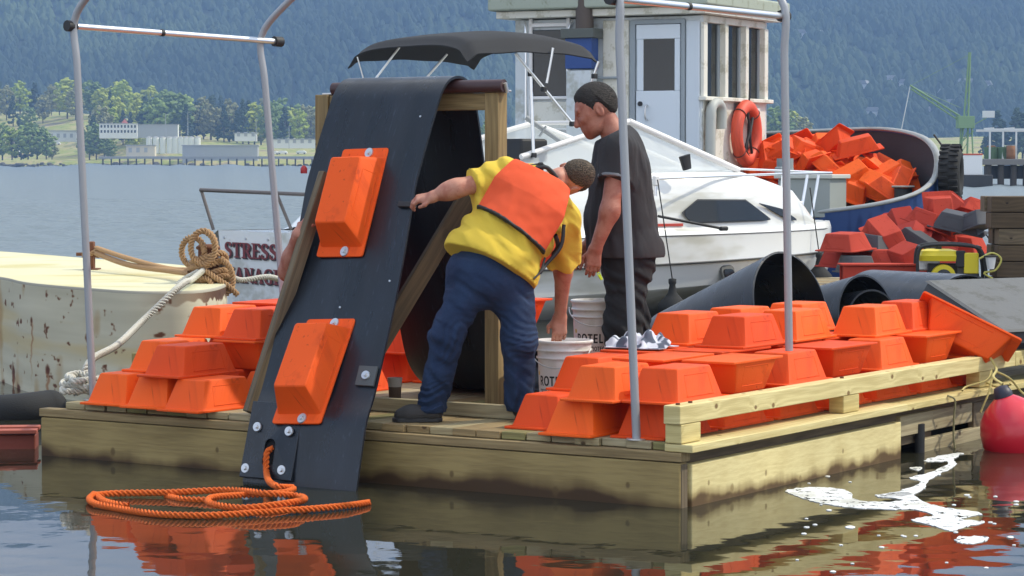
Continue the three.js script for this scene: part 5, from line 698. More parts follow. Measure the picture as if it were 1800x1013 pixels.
// ---------------------------------------------------------------- second raft with faded floats, generator and timber
{
  const dk = .34, c0 = P(1640, 500, 26.5).setY(0), o = thing('storage_raft', 'weathered storage raft carrying faded floats and a generator', 'raft', c0, -.25); seed = 606;
  for (let i = 0; i < 16; i++) mesh('deck_board', boxAt(.35, dk - .02 + rr(-.002, .002), -1.5 + i * .2, 4.6, .04, .194, .004), [M.old, M.dark, M.oldBrown][i % 3], o); for (const z of [-1.55, 1.55]) mesh('side_beam', boxAt(.35, dk - .2, z, 4.7, .3, .1, .01), M.dark, o);
  const red = [phy([.40, .045, .026], .8, { specularIntensity: .3, map: TX.grimeOrange }), phy([.46, .06, .036], .8, { specularIntensity: .3, map: TX.grimeOrange }), phy([.33, .035, .024], .8, { specularIntensity: .3 })], blk = [std([.05, .052, .06], .65), std([.032, .034, .04], .6)];
  const put = (px, py, d, mats, label, g, rx = 0, ry = 0, rz = 0, s = 1) => { const f = floatBlock(label, g, mats); f.position.copy(P(px, py, d)); f.rotation.set(rx, ry, rz); f.scale.setScalar(s); };
  const LR = 'faded red float block in the worn heap on the storage raft', LB = 'black float block in the worn heap on the storage raft', GR = 'faded red floats on the storage raft', GB = 'black floats on the storage raft';
  for (const [x, y, d, k, rx, ry, rz] of [[1487, 440, 25.6, 0, 0, .6, .1], [1525, 442, 25.8, 1, .1, .8, -.1], [1556, 420, 25.9, 0, .5, .4, .35], [1592, 428, 26.2, 0, -.3, 1.1, .5], [1630, 402, 26.4, 0, .2, .5, -.3], [1652, 385, 26.6, 0, 1.3, .3, .2], [1684, 404, 26.2, 1, .2, 1.2, .15], [1722, 402, 26, 1, -.2, .3, .1], [1600, 462, 25.2, 0, .1, .3, .5], [1570, 470, 25.4, 0, 0, 1.2, 0], [1640, 440, 26.5, 0, .5, 2, .3], [1690, 440, 26.8, 0, .1, .9, .2], [1720, 385, 26.9, 0, .3, 1.8, -.3], [1505, 480, 25.4, 1, 0, .2, 0], [1545, 465, 26, 0, .6, 1, .2], [1480, 470, 26, 0, 0, .4, 0], [1590, 405, 26.8, 0, .7, .2, .2], [1610, 440, 26, 1, .5, .9, 0], [1660, 465, 26, 0, .1, .1, .1], [1550, 490, 26, 0, 0, .5, .1], [1620, 490, 26, 0, 0, .1, .1], [1685, 378, 27, 0, .5, .6, .9], [1575, 445, 26.6, 1, .4, .4, .9]]) put(x, y, d, k ? blk : red, k ? LB : LR, k ? GB : GR, rx, ry, rz, 1.05);
  const rp = thing('red_tray', 'long faded red plastic tray in front of the worn float heap', 'tray', P(1546, 485, 24.9).setY(.37), .02); mesh('front', boxAt(0, .12, .1, .74, .24, .03, .01), red[1], rp); mesh('back', boxAt(0, .12, -.1, .74, .24, .03, .01), red[0], rp); mesh('rim', boxAt(0, .25, 0, .78, .02, .28, .006), red[1], rp); mesh('bottom', boxAt(0, .012, 0, .72, .02, .18, .004), red[0], rp);
  // generator
  const g = thing('generator', 'yellow and black portable generator in a tube frame', 'generator', P(1668, 485, 24.6).setY(.38), -.1), yl = std([.70, .56, .02], .45), bk = M.black, B = (n, x, y, z, w, h, d, m, r = .012) => mesh(n, boxAt(x, y, z, w, h, d, r), m, g);
  for (const z of [-.2, .2]) mesh('tube_frame', tube([V(-.30, .02, z), V(-.30, .36, z), V(-.27, .42, z), V(.25, .42, z), V(.30, .37, z), V(.30, .02, z), V(-.28, .02, z)], .016, 90, 8), bk, g); for (const x of [-.28, .28]) mesh('cross_tube', bar(V(x, .42, -.2), V(x, .42, .2), .014), bk, g);
  mesh('fuel_tank', loftRect([{ y: .29, w: .36, d: .32, r: .05 }, { y: .34, w: .38, d: .34, r: .06 }, { y: .385, w: .34, d: .3, r: .06 }, { y: .4, w: .22, d: .2, r: .06 }]).translate(-.10, 0, .02), yl, g); mesh('fuel_cap', new THREE.CylinderGeometry(.03, .03, .03, 14).translate(-.1, .41, .02), bk, g);
  mesh('engine_shroud', new THREE.CylinderGeometry(.115, .12, .12, 24).rotateX(Math.PI / 2).translate(-.06, .14, .14), yl, g); mesh('pull_starter', lathe([[0, 0], [.07, 0], [.075, .02], [.03, .035], [0, .035]], 18).rotateX(Math.PI / 2).translate(-.06, .14, .2), bk, g); B('engine_block', -.05, .15, -.02, .3, .22, .24, bk); B('control_panel', .20, .27, .17, .14, .2, .03, yl); B('socket_panel', .2, .12, .16, .15, .12, .04, bk); B('alternator', .17, .15, 0, .2, .2, .22, std([.12, .12, .12], .6)); B('muffler', -.18, .24, -.12, .2, .1, .12, M.steel); B('side_cover', .1, .31, .16, .09, .16, .04, bk);
  single('power_cable', tube([P(1722, 455, 24.3), P(1745, 445, 24.3), P(1760, 455, 24.3), P(1750, 475, 24.3), P(1730, 480, 24.3), P(1745, 490, 24.3)], .01, 60, 6), std([.55, .5, .12], .6), 'yellow cable looped beside the generator', 'cable');
  { const q = thing('plug_bundle', 'pale grey plug bundle hanging by the generator', 'plug', P(1742, 462, 24.25), .4); mesh('plug', loftRect([{ y: -.06, w: .06, d: .04, r: .01 }, { y: .05, w: .1, d: .05, r: .012 }]), std([.6, .6, .6], .6), q); mesh('tie', boxAt(0, .06, 0, .12, .015, .06, .004), M.black, q); }
  // timber stack
  const tb = P(1812, 500, 24.4); for (let k = 0; k < 6; k++) for (let j = 0; j < 2; j++) single('timber_baulk', boxAt(tb.x + rr(-.03, .03) + (k > 3 ? .0 : .05), .36 + .075 + k * .155, tb.z - .1 - j * .24, .74 + rr(-.05, .05), .148, .225, .008), [M.dark, M.brace, M.brace][(k + j) % 3], 'dark brown squared timber in the stack beyond the generator', 'timber', 'timbers stacked beyond the generator');
}
// ---------------------------------------------------------------- people: one skin surface each, with clothes as children
const smin = (a, b, k) => { const h = Math.max(k - Math.abs(a - b), 0) / k; return Math.min(a, b) - h * h * k * .25; };
function cone(p, a, b, ra, rb) { const bx = b.x - a.x, by = b.y - a.y, bz = b.z - a.z, px = p.x - a.x, py = p.y - a.y, pz = p.z - a.z, t = clamp((px * bx + py * by + pz * bz) / (bx * bx + by * by + bz * bz)); const dx = px - bx * t, dy = py - by * t, dz = pz - bz * t; return Math.sqrt(dx * dx + dy * dy + dz * dz) - (ra + (rb - ra) * t); }
// ellipsoid in a frame (x,y,z axes)
function ell(p, c, F, r) { const X = p.x - c.x, Y = p.y - c.y, Z = p.z - c.z, A = F[0], B = F[1], C = F[2], x = (X * A.x + Y * A.y + Z * A.z) / r[0], y = (X * B.x + Y * B.y + Z * B.z) / r[1], z = (X * C.x + Y * C.y + Z * C.z) / r[2]; return (Math.sqrt(x * x + y * y + z * z) - 1) * Math.min(r[0], r[1], r[2]); }
const cut = (p, c, n) => (p.x - c.x) * n.x + (p.y - c.y) * n.y + (p.z - c.z) * n.z;
function surfNet(f, lo, hi, c) {
  const n = ['x', 'y', 'z'].map(k => Math.ceil((hi[k] - lo[k]) / c) + 1), [nx, ny, nzz] = n, val = new Float32Array(nx * ny * nzz), p = V();
  for (let k = 0, o = 0; k < nzz; k++) for (let j = 0; j < ny; j++) for (let i = 0; i < nx; i++, o++) { p.set(lo.x + i * c, lo.y + j * c, lo.z + k * c); val[o] = f(p); }
  const id = new Int32Array(nx * ny * nzz).fill(-1), pos = [], idx = [], sx = 1, sy = nx, sz = nx * ny, cor = [0, sx, sy, sx + sy, sz, sx + sz, sy + sz, sx + sy + sz], ed = [[0, 1], [2, 3], [4, 5], [6, 7], [0, 2], [1, 3], [4, 6], [5, 7], [0, 4], [1, 5], [2, 6], [3, 7]];
  for (let k = 0; k < nzz - 1; k++) for (let j = 0; j < ny - 1; j++) for (let i = 0; i < nx - 1; i++) {
    const o = i + j * sy + k * sz; let m = 0; for (let q = 0; q < 8; q++) if (val[o + cor[q]] < 0) m |= 1 << q; if (m === 0 || m === 255) continue;
    let x = 0, y = 0, z = 0, w = 0; for (const [a, b] of ed) { const va = val[o + cor[a]], vb = val[o + cor[b]]; if ((va < 0) === (vb < 0)) continue; const t = va / (va - vb); x += (a & 1) + ((b & 1) - (a & 1)) * t; y += ((a >> 1) & 1) + (((b >> 1) & 1) - ((a >> 1) & 1)) * t; z += (a >> 2) + ((b >> 2) - (a >> 2)) * t; w++; }
    id[o] = pos.length / 3; pos.push(lo.x + (i + x / w) * c, lo.y + (j + y / w) * c, lo.z + (k + z / w) * c);
  }
  for (let k = 1; k < nzz - 1; k++) for (let j = 1; j < ny - 1; j++) for (let i = 1; i < nx - 1; i++) {
    const o = i + j * sy + k * sz, s = val[o] < 0;
    for (const [d, u, v] of [[sx, sy, sz], [sy, sz, sx], [sz, sx, sy]]) { if ((val[o + d] < 0) === s) continue; const a = id[o], b = id[o - u], cc = id[o - u - v], e = id[o - v]; if (a < 0 || b < 0 || cc < 0 || e < 0) continue; s ? idx.push(a, b, cc, a, cc, e) : idx.push(a, cc, b, a, e, cc); }
  }
  const g = new THREE.BufferGeometry(); g.setAttribute('position', new THREE.Float32BufferAttribute(pos, 3));
  const nrm = new Float32Array(pos.length), h = c * .6; for (let i = 0; i < pos.length; i += 3) { const q = (a, b, d) => f(p.set(pos[i] + a, pos[i + 1] + b, pos[i + 2] + d)); let x = q(h, 0, 0) - q(-h, 0, 0), y = q(0, h, 0) - q(0, -h, 0), z = q(0, 0, h) - q(0, 0, -h), l = Math.hypot(x, y, z) || 1; nrm[i] = x / l; nrm[i + 1] = y / l; nrm[i + 2] = z / l; }
  g.setAttribute('normal', new THREE.BufferAttribute(nrm, 3)); const uv = []; for (let i = 0; i < pos.length; i += 3) uv.push(pos[i] * 3 + pos[i + 2] * 2, pos[i + 1] * 3); g.setAttribute('uv', new THREE.Float32BufferAttribute(uv, 2)); g.setIndex(idx);
  return g;
}
const bounds = (pts, pad) => { const b = new THREE.Box3().setFromPoints(pts).expandByScalar(pad); return [b.min, b.max]; };
// hand: palm + five fingers, frame: o wrist, f finger direction, n back-of-hand normal, s thumb side
function handSDF(o, f, n, s, curl, spread = .0) {
  const chains = [], at = (x, y, z) => o.clone().addScaledVector(f, x).addScaledVector(n, y).addScaledVector(s, z);
  const fin = (z, len, r, c, x0) => { let p = at(x0, 0, z), a = 0, dir = z * spread; const segs = [.45, .32, .23]; const pts = [p]; for (let k = 0; k < 3; k++) { a += c * (k === 0 ? .6 : 1); const d = f.clone().multiplyScalar(Math.cos(a)).addScaledVector(n, -Math.sin(a)).addScaledVector(s, dir * 4).normalize(); p = p.clone().addScaledVector(d, len * segs[k]); pts.push(p); } chains.push([pts, r]); };
  fin(.031, .072, .0092, curl, .088); fin(.0105, .080, .0096, curl * 1.02, .092); fin(-.0105, .075, .0092, curl * 1.05, .089); fin(-.031, .060, .0082, curl * 1.1, .082);
  const t0 = at(.025, -.006, .034), t1 = at(.055, -.018, .058), t2 = at(.085, -.028, .062 - curl * .015); chains.push([[t0, t1, t2], .0108]);
  const palm = [.028, .0095, -.0095, -.028].map(z => [at(.005, 0, z * .7), at(.088, 0, z)]), ta = at(.01, -.006, .02), tb = at(.05, -.012, .036);
  return p => {
    let d = 1e9; for (const [a, b] of palm) d = smin(d, cone(p, a, b, .0155, .0125), .016);
    d = smin(d, cone(p, ta, tb, .017, .014), .02);
    for (const [q, r] of chains) for (let k = 0; k < q.length - 1; k++) d = smin(d, cone(p, q[k], q[k + 1], r * (1 - .08 * k), r * (1 - .08 * (k + 1))), .006);
    return d;
  };
}
// head in a frame [right, up, forward]
function headSDF(c, F, k = 1) {
  const memo = new Map(), at = (x, y, z) => { const q = x * 1e6 + y * 1e3 + z + .5; let v = memo.get(q); if (!v) memo.set(q, v = at0(x, y, z)); return v; }, at0 = (x, y, z) => c.clone().addScaledVector(F[0], x * k).addScaledVector(F[1], y * k).addScaledVector(F[2], z * k);
  const eyeL = at(.031, .0, .083), eyeR = at(-.031, .0, .083), n0 = at(0, .018, .092), n1 = at(0, -.03, .115), jaw = at(0, -.075, .045), chin = at(0, -.103, .072), cr = at(0, .03, -.012), fc = at(0, -.02, .03), brow = at(0, .032, .083);
  return p => {
    let d = ell(p, cr, F, [.077 * k, .095 * k, .098 * k]); d = smin(d, ell(p, fc, F, [.066 * k, .09 * k, .072 * k]), .03); d = smin(d, ell(p, jaw, F, [.055 * k, .035 * k, .05 * k]), .035); d = smin(d, ell(p, chin, F, [.022 * k, .017 * k, .02 * k]), .025);
    d = smin(d, cone(p, n0, n1, .008 * k, .0135 * k), .012); d = smin(d, cone(p, at(.035, .03, .082), at(-.035, .03, .082), .010 * k, .010 * k), .014);
    for (const s of [1, -1]) { d = smin(d, cone(p, at(.036 * s, -.022, .075), at(.05 * s, -.01, .05), .016 * k, .014 * k), .02); d = -smin(-d, cone(p, at(.031 * s, .008, .104), at(.031 * s, .008, .100), .013 * k, .012 * k), .008); d = smin(d, ell(p, at(.031 * s, .007, .083), F, [.011 * k, .007 * k, .009 * k]), .004);
      const e = at(.078 * s, -.008, -.008); let ear = ell(p, e, F, [.010 * k, .033 * k, .020 * k]); ear = -smin(-ear, ell(p, at(.090 * s, -.004, -.004), F, [.008 * k, .02 * k, .011 * k]), .005); d = smin(d, ear, .008); }
    d = smin(d, cone(p, at(.02, -.068, .092), at(-.02, -.068, .092), .0065 * k, .0065 * k), .008); d = smin(d, cone(p, at(.017, -.079, .089), at(-.017, -.079, .089), .0075 * k, .0075 * k), .008); d = -smin(-d, cone(p, at(.024, -.0735, .103), at(-.024, -.0735, .103), .003, .003), .004);
    return d;
  };
}
const HL = [[-.11, -.09], [-.09, -.085], [-.06, -.05], [-.036, .0], [-.02, .03], [.004, .022], [.02, .004], [.036, .034], [.06, .064], [.09, .088], [.14, .1]], hairline = z => { for (let i = 0; i < HL.length - 1; i++) if (z < HL[i + 1][0]) return lerp(HL[i][1], HL[i + 1][1], clamp((z - HL[i][0]) / (HL[i + 1][0] - HL[i][0]))); return .1; };
// cropped hair: a coat over the scalp that thins out to nothing at the hairline
const hairSDF = (hs, c, F, k, th) => p => { const y = cut(p, c, F[1]) / k, z = cut(p, c, F[2]) / k, x = Math.abs(cut(p, c, F[0])) / k; const m = hairline(z) - (z > .05 ? Math.max(0, .05 - x) * .15 : 0); return hs(p) - lerp(-.005, th, sst(-.02, .045, y - m + .012 * nz(p.x * 95, p.y * 95, p.z * 95))) - .0035 * nz(p.x * 150, p.y * 150, p.z * 150); };
const skinT = tex(256, 256, (u, v) => { const n = tn(u, v, 6, 71, 4), m = tn(u, v, 40, 72, 2); return mixc(mixc([1, .97, .95], [.9, .78, .74], sst(-.2, .4, n)), [.8, .62, .56], sst(.2, .5, m) * .4); });
const skin = c => phy(c, .55, { map: skinT, bumpMap: rep(TX.fine, 6), bumpScale: .0008 });
const cloth = (c, b = .0012, o = {}) => std(c, .92, { bumpMap: rep(TX.weave, 14), bumpScale: b, ...o });
const hairT = tex(256, 256, (u, v) => { const n = tn(u, v, 20, 73, 3) + .6 * pn(u * 90, v * 20, 90, 5), g = clamp(.7 + .8 * n); return [g, g, g]; });
const hairM = c => std(c, .85, { map: rep(hairT, 3), bumpMap: rep(TX.fine, 10), bumpScale: .012 });
const fold = (p, d, amp, fx = 9, fy = 22) => { const n = fbm(p.x * fx + d.x * p.y * 8, p.y * fy + p.x * d.y * 10, p.z * fx, 2); return amp * (1.1 * n - .28 * Math.max(0, 1 - Math.abs(n) * 5)); };
const shoeGeo = (heel, dir, up = V(0, 1, 0), len = .29) => { const s = dir.clone().cross(up).normalize(), at = (x, y, z) => heel.clone().addScaledVector(dir, x).addScaledVector(up, y).addScaledVector(s, z); const pts = [at(0, 0, 0), at(len, .1, 0)];
  return { up: surfNet(p => { let d = cone(p, at(.035, .055, 0), at(.03, .085, 0), .045, .042); d = smin(d, cone(p, at(.05, .045, 0), at(len - .09, .04, 0), .043, .044), .04); d = smin(d, cone(p, at(len - .1, .038, .006), at(len - .045, .033, .006), .044, .034), .03); return Math.max(d, -(p.clone().sub(at(0, .018, 0)).dot(up))); }, ...bounds(pts, .12), .007),
    sole: surfNet(p => { const q = p.clone().sub(at(0, .011, 0)), y = q.dot(up); let d = cone(p.clone().addScaledVector(up, -y), at(.035, .011, 0), at(.12, .011, 0), .043, .038); d = smin(d, cone(p.clone().addScaledVector(up, -y), at(.12, .011, 0), at(len - .05, .011, .006), .038, .048), .03); return Math.max(d, Math.abs(y) - .0105); }, ...bounds(pts, .1), .006) }; };

// ---- man bending over the bucket
{
  const Q = (x, y, d) => P(x, y, d);
  const ankL = Q(758, 722, 13.02), ankR = Q(912, 727, 13.1), knL = Q(786, 590, 12.98), knR = Q(914, 603, 13.02), hipL = Q(829, 492, 13.06), hipR = Q(903, 506, 13.10), pel = Q(862, 470, 13.08), waist = Q(880, 428, 13.12), chest = Q(925, 362, 13.22), neckB = Q(962, 323, 13.30), shL = Q(890, 312, 13.24), shR = Q(990, 385, 13.34), elL = Q(803, 331, 13.14), wrL = Q(762, 345, 13.15), elR = Q(990, 478, 13.48), wrR = Q(985, 556, 13.62);
  const e1 = chest.clone().sub(pel).normalize(), e3 = V(.12, .38, 1).addScaledVector(e1, -V(.12, .38, 1).dot(e1)).normalize(), e2 = e1.clone().cross(e3).normalize();          // up the spine, back normal (towards the camera), to his right
  const hd = Q(1003, 313, 13.43), hu = V(.86, .12, -.35).normalize(), hf = V(-.02, -.5, -.85).addScaledVector(hu, -V(-.02, -.5, -.85).dot(hu)).normalize(), HF = [hu.clone().cross(hf).normalize(), hu, hf];
  ground: { const y = DECK; }
  const o = thing('person', 'man in yellow shirt, orange life vest and blue jeans bending over a bucket', 'person', V(ankL.x, DECK, ankL.z)), w = o.position, put = g => g.translate(-w.x, -w.y, -w.z);
  const FT = [e2, e1, e3];
  const tq1 = pel.clone().addScaledVector(e1, .02), tq2 = chest.clone().addScaledVector(e1, -.03), jq = pel.clone().addScaledVector(e1, -.06);
  const torso = p => { let d = ell(p, tq1, FT, [.195, .17, .135]); d = smin(d, ell(p, waist, FT, [.188, .19, .125]), .08); d = smin(d, ell(p, tq2, FT, [.20, .21, .135]), .08); d = smin(d, cone(p, shL, shR, .075, .075), .09); return d; };
  const skinArm = p => Math.min(cone(p, shL, elL, .055, .045), cone(p, elL, wrL, .044, .028));
  const hL = handSDF(wrL, Q(722, 352, 13.2).sub(wrL).normalize(), V(-.05, .85, .5).normalize(), V(.1, -.35, .9).normalize(), .75), hR = handSDF(wrR, V(-.05, -1, .05).normalize(), V(.2, .05, 1).normalize(), V(-1, 0, .2).normalize(), .5), hdS = headSDF(hd, HF, .98);
  const bodyP = [ankL, ankR, knL, hd, elL, elR, shR];
  const armR = p => smin(cone(p, shR, elR, .056, .047), cone(p, elR, wrR, .047, .030), .03), armL = p => smin(cone(p, shL, elL, .055, .047), smin(cone(p, elL, elL.clone().lerp(wrL, .4), .046, .045), cone(p, elL.clone().lerp(wrL, .35), wrL, .044, .028), .03), .03);
  const sk = surfNet(p => { let d = torso(p) + .03; d = smin(d, armL(p), .04); d = smin(d, armR(p), .04); d = smin(d, cone(p, neckB, hd.clone().addScaledVector(hu, -.06).addScaledVector(hf, -.02), .062, .055), .04); d = smin(d, cone(p, hipL, knL, .07, .05), .03); return smin(d, cone(p, hipR, knR, .07, .05), .03); }, ...bounds([pel, hd, elL, wrL, elR, wrR, knL, knR], .14), .013);
  const hdG = surfNet(hdS, ...bounds([hd], .17), .0055), hLG = surfNet(p => smin(hL(p), cone(p, elL.clone().lerp(wrL, .8), wrL, .033, .028), .02), ...bounds([wrL, Q(722, 352, 13.2)], .1), .0042), hRG = surfNet(p => smin(hR(p), cone(p, elR.clone().lerp(wrR, .8), wrR, .034, .029), .02), ...bounds([wrR, wrR.clone().add(V(0, -.18, 0))], .09), .0045);
  mesh('body', put(merge([sk, hdG, hLG, hRG])), skin([.50, .245, .17]), o);
  // hair: close crop
  mesh('hair', put(surfNet(hairSDF(hdS, hd, HF, .98, .0065), ...bounds([hd], .16), .0045)), hairM([.27, .195, .13]), o);
  // shirt
  const slL = shL.clone().lerp(elL, .66), slR = shR.clone().lerp(elR, .86);
  const hemC = pel.clone().addScaledVector(e1, -.005), hemN = e1.clone().addScaledVector(e2, -.06).normalize();
  mesh('shirt', put(surfNet(p => {
    let d = torso(p) - .014 - .02 * sst(.16, .0, cut(p, hemC, e1)); d = smin(d, Math.max(cone(p, shL, slL, .088, .082), cut(p, slL, elL.clone().sub(shL).normalize())), .05); d = smin(d, Math.max(cone(p, shR, slR, .085, .092), cut(p, slR, elR.clone().sub(shR).normalize())), .045);
    if (Math.abs(d) > .05) return Math.max(d, -cut(p, hemC, hemN));
    const f = .010 * Math.sin(cut(p, pel, e1) * 46 + cut(p, pel, e2) * 34 + 4 * fbm(p.x * 6, p.y * 6, p.z * 6, 2)) * sst(.0, .2, cut(p, pel, e1)) * .7 + fold(p, e1, .012, 7, 12); d += f;
    return Math.max(d, -cut(p, hemC, hemN), -(torso(p) + .004) * 0 - 1);
  }, ...bounds([pel, shL, shR, slL, slR, neckB], .2), .011)), cloth([.74, .52, .055], .001), o);
  // jeans
  const jean = p => { let d = ell(p, jq, FT, [.192, .15, .145]); const leg = (h, k, a) => smin(cone(p, h, k, .102, .080), cone(p, k, a, .081, .068), .05); d = smin(d, Math.min(leg(hipL, knL, ankL), leg(hipR, knR, ankR)), .07); return d; };
  const top = Math.max(pel.y, 0), jf = p => { const d0 = jean(p); if (Math.abs(d0) > .05) return d0; const kz = Math.exp(-(((p.y - knL.y) / .12) ** 2)), az = Math.exp(-(((p.y - ankL.y - .06) / .09) ** 2)); return d0 + fold(p, V(.6, .5, 0), .02, 8, 10) + (kz * .004 + az * .010) * Math.sin(p.y * 120 + 22 * nz(p.x * 6, p.y * 4, p.z * 6)); };
  mesh('jeans', put(surfNet(p => Math.max(jf(p), cut(p, pel.clone().addScaledVector(e1, .055), e1), DECK + .045 - p.y), ...bounds([pel.clone().addScaledVector(e1, .1), ankL, ankR, knL, knR, hipL, hipR], .17), .0115)), cloth([.020, .045, .108], .0016, { map: rep(tex(256, 256, (u, v) => { const n = tn(u, v, 5, 81, 4), m = pn(u * 64, v * 64, 64, 3); return mixc([.72, .76, .82], [1, 1, 1], clamp(.5 + .9 * n + .25 * m)); }), .6) }), o);
  // boots
  const s1 = shoeGeo(V(ankL.x + .05, DECK, ankL.z + .01), V(-.86, 0, .1).normalize(), V(0, 1, 0), .25), s2 = shoeGeo(V(ankR.x + .03, DECK, ankR.z + .03), V(-.3, 0, -.95).normalize()); for (const s of [s1, s2]) { const b = mesh('boot', put(s.up), std([.035, .032, .03], .7, { bumpMap: rep(TX.fine, 5), bumpScale: .003 }), o); mesh('sole', put(s.sole), M.black, b); }
  // life vest: thick back panel, black binding, straps
  const vb = waist.clone().addScaledVector(e1, .06), nLow = e1.clone().addScaledVector(e2, .10).normalize(), nTop = e1.clone().addScaledVector(e2, -.12).normalize(), vt = neckB.clone().addScaledVector(e1, .005);
  const vest = (p, k = 0) => { const d = torso(p), s = cut(p, chest, e2); const pad = .05 - .013 * Math.abs(Math.sin(cut(p, chest, e1) * 9)); return Math.max(d - pad - k + .006 * fbm(p.x * 9, p.y * 9, p.z * 9, 2) * 2, -(d - .016), Math.abs(s) - .205 - k + .25 * Math.max(0, cut(p, chest, e1)), -cut(p, vb, nLow) - k, cut(p, vt, nTop) - k, -(cut(p, chest, e3) + .06)); };
  mesh('life_vest', put(surfNet(p => vest(p), ...bounds([vb, vt, chest, shL, shR], .24), .0095)), cloth([.82, .10, .03], .0008), o);
  mesh('vest_binding', put(surfNet(p => Math.max(vest(p, .005), cut(p, vb, nLow) - .012), ...bounds([vb, chest], .3), .0095)), M.black, o);
  const sd = (a, b, c) => chest.clone().addScaledVector(e1, a).addScaledVector(e2, b).addScaledVector(e3, c);
  mesh('vest_strap', put(merge([tube([sd(-.1, .21, .1), sd(-.12, .245, .03), sd(-.16, .24, -.05)], .012, 20, 6), tube([sd(-.02, .22, .08), sd(-.12, .26, .05), sd(-.24, .24, .03), sd(-.30, .235, .05)], .011, 24, 6), tube([sd(-.22, .22, .06), sd(-.3, .235, .07), sd(-.36, .225, .09)], .006, 20, 6)])), M.black, o);
  mesh('vest_front_panel', put(surfNet(p => Math.max(ell(p, sd(-.17, .2, -.06), FT, [.045, .13, .06]), -1), ...bounds([sd(-.17, .2, -.06)], .16), .01)), cloth([.82, .10, .03]), o);
  mesh('vest_collar', put(merge([tube([sd(.17, -.05, .10), sd(.20, .0, .10), sd(.19, .07, .07)], .011, 20, 6), tube([sd(.17, -.09, .06), sd(.215, -.03, .06), sd(.20, .05, .05)], .009, 20, 6), boxAt(0, 0, 0, .03, .05, .03, .008).translate(...sd(.19, -.03, .09).toArray())])), M.black, o);
}
